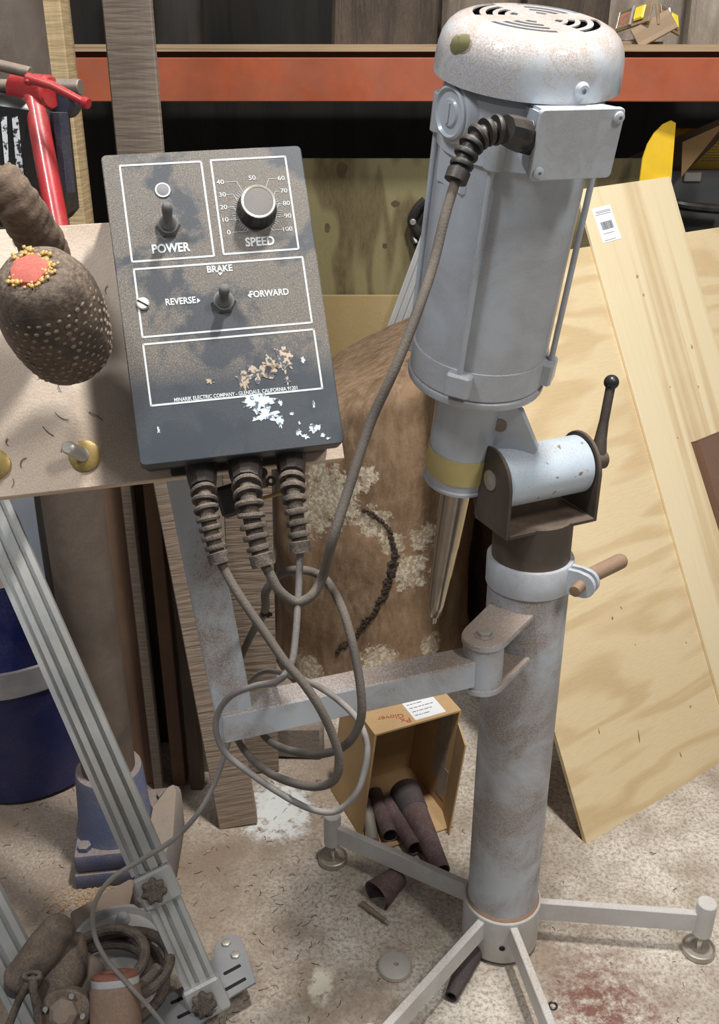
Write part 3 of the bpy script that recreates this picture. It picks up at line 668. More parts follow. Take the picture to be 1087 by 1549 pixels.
# ---------------------------------------------------------------- machine pillar with blue foot
PX, PY = -0.47, 1.46
mp = thing('machine_pillar', 'dusty grey steel pillar on a blue bolted foot', 'pillar', V((PX, PY, 0)))
bm = nb(); cyl(bm, (PX, PY, 0.17), (PX, PY, 2.0), 0.049, seg=40); obj('pole', bm, 'pillar', mp)
bm = nb(); lathe(bm, [(0.075, 0.075), (0.068, 0.10), (0.062, 0.205), (0.060, 0.212), (0.050, 0.214)], T(PX, PY, 0), 40); obj('socket', bm, 'blue_casting', mp)
FR = T(PX+0.01, PY, 0) @ Matrix.Rotation(R(8), 4, 'Z')
bm = nb(); box(bm, (-0.085, -0.085, 0.0), (0.10, 0.095, 0.035), FR, 0.006, 2); obj('foot_plate', bm, 'blue_casting', mp)
bm = nb(); box(bm, (-0.082, -0.082, 0.037), (0.097, 0.092, 0.078), FR, 0.008, 2); obj('flange', bm, 'blue_casting', mp)
for x, y in ((-0.062, -0.062), (0.078, -0.055), (0.078, 0.06), (-0.06, 0.06)):
    bm = nb(); hexbolt(bm, FR @ V((x, y, 0.078)), (0, 0, 1), 0.013, 0.010); obj('foot_bolt', bm, 'blue_casting', mp)
bm = nb(); cyl(bm, (PX+0.03, PY-0.01, 1.0), (PX+0.03, PY-0.32, 1.0), 0.016); obj('board_bracket', bm, 'brown_steel', mp)
# black housing with white streaks on the pillar and navy knob
t = mp
hy = 1.30
pts = [atY(-60, 135, hy), atY(70, 155, hy), atY(92, 345, hy), atY(-60, 345, hy)]
HF = frame(pts[0], V((1, 0, 0)), z=V((0, -1, 0))); inv = HF.inverted()
bm = nb(); prism(bm, [((inv @ p).x, (inv @ p).y) for p in pts], -0.11, 0, HF, 0.012); o = obj('housing', bm, 'black_plastic', mp); tag(o, 'black plastic housing')
for x0, x1 in ((3, 12), (20, 34)):
    bm = nb(); sp_ = [(x0-2, 178), (x0+7, 176), (x1+2, 265), (x0+6, 268)]
    q = [inv @ atY(x, y, hy-0.001) for x, y in sp_]; prism(bm, [(p.x, p.y) for p in q], 0.0005, 0.0012, HF)
    o = obj('paint_streak', bm, 'streaks', mp); tag(o, 'white worn streak')
bm = nb(); P = atY(88, 158, 1.33); cyl(bm, P+V((0.0, 0.05, 0)), P, 0.018, bev=0.005); obj('end_knob', bm, 'navy_plastic', mp)
bm = nb(); tube(bm, [atY(88, 170, 1.32), atY(100, 290, 1.32)], 0.012, 10); obj('side_rib', bm, 'navy_plastic', mp)
# dusty grey casting beside the foot
c_ = atz(262, 1380)
bm = nb(); prism(bm, [(-0.022, -0.13), (0.005, -0.155), (0.024, -0.12), (0.030, 0.0), (0.026, 0.13), (0.008, 0.16), (-0.014, 0.14), (-0.022, 0.08)], 0, 0.10, T(-0.378, 1.40, 0), 0.012)
o = obj('base_casting', bm, 'dusty_casting', mtx=T(-0.378, 1.40, 0)); tag(o, 'dust-covered grey casting on the floor right of the blue foot', 'casting')

# red clamp
hub = at(49, 137, 1.22)
rc = thing('bar_clamp', 'red steel clamp with sliding handle, left of the timber post', 'clamp', hub)
down = (at(88, 345, 1.20)-hub)
bm = nb(); cyl(bm, hub, hub+down*1.25, 0.0135, seg=24); obj('tube_arm', bm, 'red_paint', rc)
bm = nb(); cyl(bm, at(24, 137, 1.235), at(78, 140, 1.215), 0.0215, 0.0205, bev=0.003); obj('head', bm, 'red_paint', rc)
bm = nb(); cyl(bm, at(-30, 132, 1.25), at(122, 132, 1.22), 0.0095, bev=0.001); obj('screw', bm, 'rod_steel', rc)
bm = nb(); pts = [at(42, 118, 1.17), at(80, 130, 1.165), at(128, 155, 1.16)]
tube(bm, pts, 0.0052, 12, rf=lambda s: 0.0065-0.002*s); cyl(bm, at(126, 154, 1.16), at(134, 157, 1.158), 0.0065, bev=0.001); cyl(bm, at(44, 128, 1.17), at(44, 113, 1.17), 0.006, bev=0.002); obj('handle', bm, 'red_paint', rc)
bm = nb(); cyl(bm, at(-30, 92, 1.20), at(46, 110, 1.185), 0.0068, bev=0.001); o = obj('handle_bar', bm, 'rod_steel', rc)

# ---------------------------------------------------------------- barrel
bx, by = -0.735, 1.74
bc = V((bx, by, 0))
br = thing('blue_bin', 'dark blue plastic bin with a clear liner folded over its rim', 'bin', bc)
bm = nb(); lathe(bm, [(0.0, 0.004), (0.13, 0.0), (0.155, 0.01), (0.185, 0.34), (0.178, 0.34), (0.150, 0.02), (0.0, 0.012)], Matrix.Translation(bc), 40, rfun=lambda a, z: 1+0.05*cos(2*a)+0.02*cos(4*a), cap=False); obj('shell', bm, 'blue_plastic', br)
bm = nb(); lathe(bm, [(0.180, 0.345), (0.189, 0.345), (0.188, 0.315), (0.183, 0.285), (0.181, 0.285), (0.184, 0.315), (0.180, 0.340)], Matrix.Translation(bc), 60, rfun=lambda a, z: 1.006+0.05*cos(2*a)+0.02*cos(4*a)+0.006*noise.noise(V((cos(a)*9, sin(a)*9, z*30))), cap=False); obj('liner', bm, 'liner', br)
bm = nb(); box(bm, (-0.80, 1.99, 0), (-0.56, 2.03, 0.92), bev=0.004); o = obj('metal_cabinet', bm, 'grey_paint_clean', mtx=T(-0.68, 2.01, 0)); tag(o, 'grey-blue metal panel standing behind the blue bin', 'panel')
bm = nb(); tube(bm, spline([atY(60, 740, 1.6), atY(72, 830, 1.6), atY(88, 930, 1.62), atY(100, 1000, 1.65), atz(118, 1130, 0.02)], 6), 0.012, 12); o = obj('black_hose', bm, 'black_plastic'); tag(o, 'black hose hanging between the blue bin and the grey pillar', 'hose')

# ---------------------------------------------------------------- work board and control box
BO = at(212, 705, 0.962)
bX = V((0.9716, 0.2351, 0.0282)).normalized(); bY = V((-0.1377, 0.5033, 0.8530)); 
BXF = frame(BO, bX, y=bY); bY = BXF.col[1].to_3d(); bN = BXF.col[2].to_3d()
W_, H_ = 0.206, 0.3215
def onbox(px, py, off=0.0):
    p = BXF.inverted() @ hit(px, py, BO+bN*off, bN); return p.x, p.y
NB = -0.078
wb = thing('work_board', 'dusty pale fibreboard panel with brass-washered bolts behind the control box', 'board', BXF)
x1, yb1 = onbox(521, 694, NB); x0, yt = onbox(60, 340, NB)
xa, yb0 = onbox(0, 752, NB)
xr, yt2 = onbox(165, 336, NB)
bm = nb(); prism(bm, [(x0-0.35, yb0+0.0), (x1, yb1), (x1, yt2), (x0-0.35, yt2)], NB-0.018, NB, bev=0.0012); obj('panel', bm, 'mdf', wb, world=False)
def bolt(px, py, tall=0.032):
    x, y = onbox(px, py, NB)
    bm = nb(); lathe(bm, [(0.004, NB), (0.0165, NB), (0.0165, NB+0.0025), (0.013, NB+0.004), (0.004, NB+0.004)], T(x, y, 0), 28); o1 = obj('washer', bm, 'brass', wb, world=False)
    pts = [(0.0068, NB+0.003)]; z = NB+0.003
    while z < NB+tall: pts += [(0.0072, z+0.0006), (0.0066, z+0.0012)]; z += 0.0014
    pts += [(0.0055, z+0.0008), (0.0, z+0.0008)]
    sh = Matrix.Identity(4); sh[0][2] = -0.40; sh[1][2] = 0.14; sh[0][3] = x+0.40*NB; sh[1][3] = y-0.14*NB
    bm = nb(); lathe(bm, pts, sh, 20); o2 = obj('bolt', bm, 'zinc', wb, world=False); tag(o1, 'brass washer'); tag(o2, 'zinc bolt end')
bolt(128, 690); bolt(-9, 703, 0.02); bolt(112, 548, 0.012)
# dust mounds? thin stray fibres
random.seed(11)
def fibres(n, fn, parent, r=0.0004, L=0.02, mt='fibre', label='stray dark fibres'):
    bm = nb()
    for _ in range(n):
        p, a1, a2, nn = fn(); th = random.uniform(0, 2*pi); l = L*random.uniform(0.4, 1.3); c = random.uniform(-1.2, 1.2)
        pts = []
        for k in range(5):
            s = k/4-0.5; th2 = th+c*s; pts.append(p+(a1*cos(th2)+a2*sin(th2))*l*s+nn*(0.0006+0.001*random.random()))
        tube(bm, pts, r*random.uniform(0.7, 1.4), 4)
    o = obj('stray_fibres', bm, mt, parent, smooth=0)
    tag(o, label if parent else label, None if parent else 'fibres', kind='stuff'); return o
def fb():
    x, y = onbox(random.uniform(5, 165), random.uniform(345, 735), NB); return BXF @ V((x, y, NB)), bX, bY, bN
fibres(26, fb, wb, 0.00035, 0.016)

cb = thing('control_box', 'slate-blue motor speed control box with white lettering and three cable glands', 'control box', BXF)
def rrect(x0, y0, x1, y1, r, n=4):
    out = []
    for (cx_, cy_, a0) in ((x1-r, y1-r, 0), (x0+r, y1-r, 90), (x0+r, y0+r, 180), (x1-r, y0+r, 270)):
        for k in range(n+1): a = R(a0+90*k/n); out.append((cx_+r*cos(a), cy_+r*sin(a)))
    return out
bm = nb(); prism(bm, rrect(0, 0, W_, H_, 0.005), -0.026, 0, bev=0.0015); obj('cover', bm, 'panel_face', cb, world=False)
bm = nb(); prism(bm, rrect(0.004, 0.006, W_-0.004, H_-0.004, 0.006), NB, -0.027, bev=0.0015)
prism(bm, rrect(0.03, -0.002, 0.17, 0.012, 0.002), NB+0.0005, NB+0.004)
obj('back_case', bm, 'gland_nut', cb, world=False)
def outline(corners, wd=0.0019, nm='print_frame'):
    P_ = [onbox(x, y) for x, y in corners]
    xs0 = (P_[0][0]+P_[3][0])/2; xs1 = (P_[1][0]+P_[2][0])/2; ys1 = (P_[0][1]+P_[1][1])/2; ys0 = (P_[2][1]+P_[3][1])/2
    bm = nb(); z0, z1 = 0.0, 0.0004
    for a_, b_ in (((xs0, ys0), (xs1, ys0+wd)), ((xs0, ys1-wd), (xs1, ys1)), ((xs0, ys0), (xs0+wd, ys1)), ((xs1-wd, ys0), (xs1, ys1))):
        box(bm, (a_[0], a_[1], z0), (b_[0], b_[1], z1))
    obj(nm, bm, 'white_print', cb, world=False); return xs0, ys0, xs1, ys1
outline([(178, 251), (304, 242), (326, 388), (200, 398)])
outline([(317, 242), (432, 235), (453, 377), (337, 387)])
outline([(200, 407), (458, 387), (473, 488), (215, 513)])
outline([(215, 520), (473, 497), (491, 587), (227, 617)])
def word(s, px, py, size, sx=1.0, bold=0.0004, nm=None):
    x, y = onbox(px, py); return txt(nm or 'lettering', s, size, BXF @ T(x, y, 0.0003), 'white_print', cb, 0.0002, bold, sx=sx)
word('POWER', 258, 376, 0.0130, 0.84); word('SPEED', 393, 366, 0.0130, 0.86)
word('BRAKE', 332, 407, 0.0098, 0.9, 0.0002); word('REVERSE', 273, 456, 0.0096, 0.85, 0.0002); word('FORWARD', 407, 444, 0.0096, 0.86, 0.0002)
word('MINARIK ELECTRIC COMPANY - GLENDALE, CALIFORNIA 91201', 358, 596, 0.0055, 0.80, 0.0001)
bm = nb()
for pts in (((298, 451), (298, 459), (303, 455)), ((379, 443), (379, 451), (374, 447)), ((329, 413), (337, 412), (333, 417))):
    prism(bm, [onbox(*p) for p in pts], 0.0001, 0.0005)
obj('arrow_marks', bm, 'white_print', cb, world=False)
# indicator lamp
x, y = onbox(246, 288)
bm = nb(); lathe(bm, [(0.0062, 0.0), (0.0078, 0.0), (0.0078, 0.0014), (0.0062, 0.0014)], T(x, y, 0), 28, cap=False); o = obj('lamp_ring', bm, 'white_print', cb, world=False)
bm = nb(); lathe(bm, [(0.0064, 0.0), (0.0064, 0.001), (0.004, 0.0016), (0, 0.0018)], T(x, y, 0), 24); obj('indicator_lamp', bm, 'lamp_lens', cb, world=False)
# toggles
def toggle(px, py, nm, dx=0.0, dy=0.55, k=0.8):
    x, y = onbox(px, py)
    bm = nb(); lathe(bm, [(0.013, 0), (0.0125, 0.002), (0.0105, 0.004)], T(x, y, 0), 6); obj('hex_nut', bm, 'toggle_rubber', cb, world=False)
    m = T(x, y, 0.003) @ Matrix(((1, 0, dx, 0), (0, 1, dy, 0), (0, 0, k, 0), (0, 0, 0, 1)))
    bm = nb(); lathe(bm, [(0.0105, 0), (0.0105, 0.003), (0.008, 0.0045), (0.0085, 0.006), (0.006, 0.010), (0.0046, 0.014), (0.0052, 0.022), (0.0056, 0.029), (0.0048, 0.033), (0.0028, 0.0355), (0, 0.036)], m, 24)
    o = obj(nm, bm, 'toggle_rubber', cb, world=False); tag(o, 'grey rubber-booted toggle')
toggle(254, 342, 'toggle_switch', 0.0, 0.22, 0.85); toggle(338, 457, 'toggle_switch', 0.0, 0.15, 0.7)
# speed dial: 0 to 100 from lower left over the top to lower right
kx, ky = onbox(388, 318)
bm = nb()
for k in range(51):
    a = R(238-296*k/50)
    if k % 5 == 0: continue
    m = T(kx, ky, 0) @ Matrix.Rotation(a, 4, 'Z'); box(bm, (0.0215, -0.00016, 0.0001), (0.0262, 0.00016, 0.0004), m)
nums = {0: (-1, 'L'), 10: 0, 20: 0, 30: 0, 40: 0, 60: 0, 70: 0, 80: 0, 90: 0, 100: 0}
NP = [(0, 346, 352, 380), (10, 340, 333, 357), (20, 338, 314, 352), (30, 336, 295, 350), (40, 333, 276, 357), (60, 425, 270, 404), (70, 429, 289, 417), (80, 433, 308, 425), (90, 435, 327, 425), (100, 434, 347, 415)]
def seg_(a_, b_, wd=0.00035):
    d_ = V((b_[0]-a_[0], b_[1]-a_[1], 0)); m = frame(V((a_[0], a_[1], 0)), d_, z=V((0, 0, 1))); box(bm, (0, -wd/2, 0.0001), (d_.length, wd/2, 0.0004), m)
for v_, px, py, _ in NP:
    nx, ny = onbox(px, py); a = R(238-296*v_/100); s = 1 if nx > kx else -1
    e = (kx+0.0215*cos(a), ky+0.0215*sin(a)); st = (nx-s*0.0042, ny)
    k1 = (e[0]+s*abs(ny-e[1])*0.45, ny)
    if (k1[0]-st[0])*s > 0: k1 = (e[0]*0.5+st[0]*0.5, ny)
    seg_(st, k1); seg_(k1, e)
obj('dial_marks', bm, 'white_print', cb, world=False)
for v_, px, py, _ in NP: 
    x, y = onbox(px, py); txt('dial_number', str(v_), 0.0068, BXF @ T(x, y, 0.0003), 'white_print', cb, 0.0002, 0.0, sx=1.15)
x, y = onbox(381, 269.5); txt('dial_number', '50', 0.0068, BXF @ T(x, y, 0.0003), 'white_print', cb, 0.0002, 0.0, sx=1.15)
bm = nb(); lathe(bm, [(0.0206, 0.0008), (0.0206, 0.004), (0.0185, 0.008), (0.0178, 0.017), (0.0170, 0.0205), (0, 0.0205)], T(kx, ky, 0), 64, rfun=lambda a, z: 1-(0.05 if (0.005 < z < 0.0195 and (a*10/pi) % 1 < 0.5) else 0)); kn = obj('speed_knob', bm, 'black_plastic', cb, world=False)
bm = nb(); lathe(bm, [(0.0152, 0.0205), (0.0176, 0.0203), (0.0178, 0.0212), (0.0170, 0.0218), (0.0153, 0.0214)], T(kx, ky, 0), 48, cap=False); obj('knob_rim', bm, 'knob_ring', kn, world=False)
bm = nb(); lathe(bm, [(0.0154, 0.0200), (0.0154, 0.0211), (0, 0.0211)], T(kx, ky, 0), 40); obj('knob_cap', bm, 'knob_top', kn, world=False)
# screw
x, y = onbox(216, 460); bm = nb(); 
lathe(bm, [(0.0062, 0), (0.0066, 0.0015), (0.0055, 0.003), (0, 0.0034)], T(x, y, 0), 24); sc = obj('cover_screw', bm, 'screw_silver', cb, world=False)
bm = nb(); box(bm, (-0.0062, -0.0007, 0.003), (0.0062, 0.0007, 0.0036), T(x, y, 0) @ Matrix.Rotation(R(-35), 4, 'Z')); obj('screw_slot', bm, 'dark_hole', sc, world=False)
# paint splashes
def blob(cx_, cy_, rx, ry, seed, n=40, z=0.0004, jag=0.35):
    P_ = []
    for k in range(n):
        a = 2*pi*k/n; f = 1+jag*noise.noise(V((cos(a)*2.2, sin(a)*2.2, seed)))+jag*0.6*noise.noise(V((cos(a)*6, sin(a)*6, seed)))
        P_.append((cx_+rx*f*cos(a), cy_+ry*f*sin(a)))
    return P_
M['paint_splash'] = paint('paint_splash', (0.62, 0.70, 0.74), 0.6, dust=0.0, chips=((0.10, 0.13, 0.16), 160, 0.54), var=0.12)
M['glue_smear'] = paint('glue_smear', (0.48, 0.37, 0.26), 0.8, dust=0.0, chips=((0.09, 0.10, 0.12), 190, 0.48), var=0.2)
for i, (px, py, rx, ry, mt) in enumerate([(391, 608, .0155, .0085, 0), (402, 628, .0135, .0065, 0), (423, 638, .0028, .005, 0), (451, 654, .003, .003, 0), (475, 648, .006, .0035, 0), (462, 660, .004, .002, 0), (488, 658, .0022, .002, 0), (474, 612, .0012, .004, 0), (424, 610, .0018, .003, 0), (240, 650, .0012, .003, 0), (441, 626, .002, .0015, 0), (430, 543, .007, .012, 1), (392, 565, .012, .009, 1), (368, 575, .006, .010, 1), (408, 556, .008, .010, 1), (434, 575, .003, .004, 1), (458, 545, .002, .003, 0), (496, 663, .002, .001, 0), (452, 640, .0015, .0015, 0), (317, 576, .004, .003, 1)]):
    x, y = onbox(px, py); bm = nb(); prism(bm, blob(x, y, rx, ry, i*3.3, jag=0.9), 0.0001, 0.0005)
    obj('paint_splash' if not mt else 'glue_smear', bm, ('paint_splash', 'glue_smear')[mt], cb, world=False, smooth=0)
# hinge tab under the case
bm = nb(); tp = at(408, 722, 1.03); tf = frame(tp, V((1, 0.2, 0.25)), z=V((0, -1, 0.4)))
lathe(bm, [(0.0022, -0.001), (0.0055, -0.001), (0.0055, 0.001), (0.0022, 0.001), (0.0022, -0.001)], tf @ T(0, -0.004), 18, cap=False)
lathe(bm, [(0.0022, -0.001), (0.0055, -0.001), (0.0055, 0.001), (0.0022, 0.001), (0.0022, -0.001)], tf @ T(-0.006, 0.007), 18, cap=False)
box(bm, (-0.022, -0.009, -0.001), (-0.004, 0.012, 0.001), tf); obj('plug_bracket', bm, 'brown_steel', cb)
bm = nb(); box(bm, (-0.06, -0.028, -0.012), (-0.018, 0.006, 0.0), tf, 0.004); obj('plug_body', bm, 'gland_nut', cb)
bm = nb(); box(bm, (-0.015, -0.021, -0.001), (0.012, -0.017, 0.002), tf, 0.0008); o = obj('plug_blade', bm, 'brass', cb)

# cable glands: nut, cap and a ribbed bend relief
def gland(points, r, name='cable_gland', parent=cb, ribs=7, mt_nut='gland_nut', mt='dusty_rubber', nutf=0.22):
    """points: centre line from the wall outwards (world)"""
    sp = spline([V(p) for p in points], 10); n = len(sp)
    L = [0]
    for i in range(1, n): L.append(L[-1]+(sp[i]-sp[i-1]).length)
    tot = L[-1]
    def pos(s):
        s = max(0, min(1, s))*tot
        for i in range(1, n):
            if L[i] >= s: f = (s-L[i-1])/(L[i]-L[i-1]+1e-9); return sp[i-1].lerp(sp[i], f), (sp[i]-sp[i-1]).normalized()
        return sp[-1], (sp[-1]-sp[-2]).normalized()
    bm = nb(); p, d_ = pos(0); F = zframe(p, d_)
    lathe(bm, [(r*1.18, 0.0), (r*1.22, 0.002), (r*1.22, 0.010), (r*1.1, 0.012)], F, 8)
    p, d_ = pos(0.012/tot); F = zframe(p, d_); hh = tot*nutf
    lathe(bm, [(r*1.10, 0), (r*1.18, 0.002), (r*1.12, hh*0.55), (r*0.98, hh)], F, 10)
    g = obj(name, bm, mt_nut, parent)
    s0 = (0.012+hh)/tot
    bm = nb(); pts = [pos(s0+(1-s0)*k/24)[0] for k in range(25)]
    tube(bm, pts, r*0.58, 14)
    for k in range(ribs):
        s = s0+(0.90-s0)*(k+0.5)/ribs; p, d_ = pos(s); q = 1-0.22*k/ribs; wd = (0.90-s0)*tot/ribs*0.23
        d_ = (d_+V((random.uniform(-.12, .12), 0, random.uniform(-.12, .12)))).normalized()
        lathe(bm, [(r*0.5, -wd*1.2), (r*0.98*q, -wd), (r*1.04*q, 0), (r*0.98*q, wd), (r*0.5, wd*1.2)], zframe(p, d_), 20)
    p, d_ = pos(0.90); lathe(bm, [(r*0.66, 0), (r*0.82, 0.001), (r*0.80, tot*0.10), (r*0.5, tot*0.105)], zframe(p, d_), 16)
    o = obj('bend_relief', bm, mt, g); return pos(1.0)
random.seed(2)
def gstart(px, py):
    x, y = onbox(px, py, -0.045); return BXF @ V((x, 0.008, -0.045))
g1 = gland([gstart(303, 700), at(310, 757, 0.99), at(318, 800, 0.985), at(333, 852, 0.985)], 0.0135, ribs=7)
g2 = gland([gstart(370, 695), at(375, 750, 0.99), at(384, 800, 0.985), at(399, 856, 0.985)], 0.0155, ribs=7)
g3 = gland([gstart(440, 688), at(443, 740, 1.0), at(449, 785, 0.995), at(455, 836, 0.995)], 0.0135, ribs=6)

# ---------------------------------------------------------------- bulb and bent cloth sleeve on the work board
pb = at(114, 548, 0.985); ptp = at(48, 405, 0.87); F = zframe(pb, ptp-pb); L = (ptp-pb).length
gb = thing('netted_bulb', 'dark netted gourd-shaped bulb with a broken pink and yellow crown', 'bulb', F)
prof = [(0.0, -0.0), (0.016, 0.0), (0.030, 0.004), (0.040, 0.018), (0.0455, 0.042), (0.047, 0.065), (0.0445, 0.088), (0.0385, 0.105), (0.030, 0.115), (0.018, 0.119), (0.0, 0.120)]
k = L/0.120; prof = [(r*1.04, z*k) for r, z in prof]
bm = nb(); lathe(bm, [(p.x, p.y) for p in spline([V((r, z, 0)) for r, z in prof], 4)], I4, 56, rfun=lambda a, z: 1+0.04*noise.noise(V((cos(a)*2.5, sin(a)*2.5, z*26)))+0.015*noise.noise(V((cos(a)*9, sin(a)*9, z*90)))); obj('skin', bm, 'bulb_skin', gb, world=False)
bm = nb(); random.seed(4)
for row in range(13):
    z = (0.010+row*0.0070)*k
    for r0, r1 in zip(prof, prof[1:]):
        if r0[1] <= z <= r1[1]: rr = r0[0]+(r1[0]-r0[0])*(z-r0[1])/(r1[1]-r0[1]+1e-9)
    nn = 30
    for j in range(nn):
        if random.random() < 0.05: continue
        a = 2*pi*(j+0.5*(row % 2))/nn+random.gauss(0, 0.02); t_ = bmesh.new(); bmesh.ops.create_icosphere(t_, subdivisions=1, radius=1)
        m = T(rr*cos(a)*0.995, rr*sin(a)*0.995, z) @ Matrix.Rotation(a, 4, 'Z') @ Matrix.Diagonal((0.0017, random.uniform(.0022, .0036), random.uniform(.0018, .0028), 1)); t_.transform(m); join(bm, t_)
o = obj('net_knots', bm, 'bulb_bump', gb, world=False); tag(o, 'paler knots of the netting', kind='stuff')
bm = nb(); 
lathe(bm, [(0.0, 0.1235*k), (0.010, 0.1235*k), (0.0165, 0.1215*k), (0.019, 0.117*k), (0.0, 0.114*k)], T(-0.002, -0.002, 0), 24, rfun=lambda a, z: 1+0.3*noise.noise(V((cos(a)*2, sin(a)*2, 3)))); obj('pink_core', bm, 'pink_foam', gb, world=False)
bm = nb()
for _ in range(150):
    a = random.uniform(0, 2*pi); 
    if 2.6 < a < 3.6: continue
    rr = random.gauss(0.0175, 0.0038); t_ = bmesh.new(); s = random.uniform(0.0012, 0.0026); bmesh.ops.create_icosphere(t_, subdivisions=1, radius=s)
    t_.transform(T(rr*cos(a), rr*sin(a), 0.1185*k+random.uniform(0, 0.003))); join(bm, t_)
o = obj('yellow_crumbs', bm, 'yellow_crumb', gb, world=False, smooth=0); tag(o, 'yellow crumbs around the core', kind='stuff')
bm = nb(); pts = spline([at(-12, 268, 0.91), at(14, 292, 0.915), at(32, 318, 0.93), at(48, 342, 0.955), at(66, 375, 0.99), at(74, 400, 1.02)], 9)
tube(bm, pts, 0.022, 28, rf=lambda s: 0.0205*(1+0.16*s)*(1+0.035*sin(s*70)) if s > 0.03 else 0.014)
rough_up(bm, 0.003, 60)
o = obj('cloth_sleeve', bm, 'sleeve_cloth', mtx=Matrix.Translation(pts[0])); tag(o, 'dusty wrinkled brown cloth sleeve curving behind the netted bulb', 'sleeve')

# ---------------------------------------------------------------- stand
SX_, SY_ = 0.248, 1.26
SB = V((SX_, SY_, 0))
st = thing('motor_stand', 'grey steel five-legged stand with column, side arm and upright', 'stand', SB)
bm = nb(); lathe(bm, [(0.0595, 0.03), (0.0595, 0.722), (0.0585, 0.723)], Matrix.Translation(SB), 56); obj('column', bm, 'dusty_paint', st)
# clamp collar with ears
bm = nb(); lathe(bm, [(0.0575, 0.722), (0.0625, 0.7215), (0.0630, 0.723), (0.0630, 0.7635), (0.062, 0.765), (0.0575, 0.765)], Matrix.Translation(SB), 56)
col = obj('clamp_collar', bm, 'grey_paint', st)
ea = R(-33); ed = V((cos(ea), sin(ea), 0)); ep = V((-sin(ea), cos(ea), 0))
for s in (-1, 1):
    bm = nb(); m = frame(SB+V((0, 0, 0.743))+ep*(s*0.0075), ed, z=ep)
    poly = [(0.055, -0.020), (0.078, -0.020)]+[(0.084+0.0195*sin(R(k)), -0.0195*cos(R(k))) for k in range(10, 171, 16)]+[(0.055, 0.020)]
    prism(bm, poly, -0.0035, 0.0035, m, 0.001); obj('ear', bm, 'grey_paint', col)
bc_ = SB+V((0, 0, 0.743))+ed*0.082
bm = nb(); prof = []; z = 0
while z < 0.022: prof += [(0.0085, z), (0.0078, z+0.0011)]; z += 0.0022
lathe(bm, prof+[(0, z)], zframe(bc_-ep*0.011, -ep), 18); o = obj('clamp_bolt', bm, 'rust_bolt', col)
bm = nb(); h0 = bc_+ep*0.012; hexbolt(bm, h0, ep, 0.016, 0.007); tube(bm, [h0+ep*0.007, h0+ep*0.02+ed*0.004, h0+ep*0.078+ed*0.022], 0.009, 18, rf=lambda s: 0.0112+0.0005*s); 
t_ = bmesh.new(); bmesh.ops.create_uvsphere(t_, u_segments=18, v_segments=10, radius=0.0117); t_.transform(Matrix.Translation(h0+ep*0.078+ed*0.022)); join(bm, t_)
o = obj('clamp_handle', bm, 'rust_bolt', col)
# inner tube and fork
bm = nb(); lathe(bm, [(0.0565, 0.70), (0.0565, 0.83)], Matrix.Translation(SB), 56); obj('inner_tube', bm, 'brown_steel', st)
ps = R(25); ax = V((cos(ps), sin(ps), 0)); fr = V((sin(ps), -cos(ps), 0))
KZ = 0.896; KC = SB+V((-0.001, -0.002, KZ)); HL = 0.0705; KR = 0.041
fm_ = frame(KC, fr, z=ax)   # local x front, z along the pin; y is then up or down
upy = 1 if fm_.col[1].z > 0 else -1
bm = nb()
def plate(z0, z1):
    poly = [(0.047*cos(R(a)), upy*0.047*sin(R(a))) for a in range(0, 181, 12)]
    poly += [(-0.047, -upy*0.030), (-0.035, -upy*0.072), (0.047, -upy*0.072)]
    prism(bm, poly, z0, z1, fm_, 0.0012)
plate(-HL-0.005, -HL); plate(HL, HL+0.005)
prism(bm, [(-0.047, -upy*0.066), (0.047, -upy*0.066), (0.047, -upy*0.072), (-0.047, -upy*0.072)], -HL, HL, fm_, 0.001)
obj('fork', bm, 'brown_steel', st)
# side arm hinge
hx = V((0.171, 1.145, 0)); hd = (SB-hx); hd.z = 0; hdist = hd.length; hd.normalize(); hp = V((-hd.y, hd.x, 0))
for z0 in (0.690, 0.618):
    bm = nb(); m = frame(hx+V((0, 0, z0)), hd, z=V((0, 0, 1)))
    poly = [(0.031*cos(R(a)), 0.031*sin(R(a))) for a in range(90, 271, 15)]+[(hdist-0.05, -0.034), (hdist-0.05, 0.034)]
    prism(bm, poly, 0, 0.009, m, 0.001); obj('hinge_ear', bm, 'dusty_paint', st)
bm = nb(); cyl(bm, hx+V((0, 0, 0.627)), hx+V((0, 0, 0.690)), 0.0285, seg=36); obj('hinge_barrel', bm, 'dusty_paint', st)
bm = nb(); cyl(bm, hx+V((0, 0, 0.699)), hx+V((0, 0, 0.7005)), 0.013); hexbolt(bm, hx+V((0, 0, 0.7)), (0, 0, 1), 0.0105, 0.006); o = obj('hinge_bolt', bm, 'zinc', st)
Az = 0.652
aL = atz(338, 1070, Az+0.02); aL.z = Az
ad = (hx-aL); ad.z = 0; AL = ad.length; AF = frame(aL, ad, z=V((0, 0, 1)))
bm = nb(); box(bm, (-0.005, -0.021, -0.021), (AL-0.02, 0.021, 0.021), AF, 0.002); obj('side_arm', bm, 'dusty_paint', st)
ub = aL+V((0.016, 0.0, -0.019)); utp = atY(286, 740, 1.055)
UF = zframe(ub, utp-ub, (1, 0.27, 0)); UL = (utp-ub).length
bm = nb(); box(bm, (-0.0235, -0.012, 0.0), (0.0235, 0.028, UL+0.055), UF, 0.002); obj('upright', bm, 'dusty_paint', st)
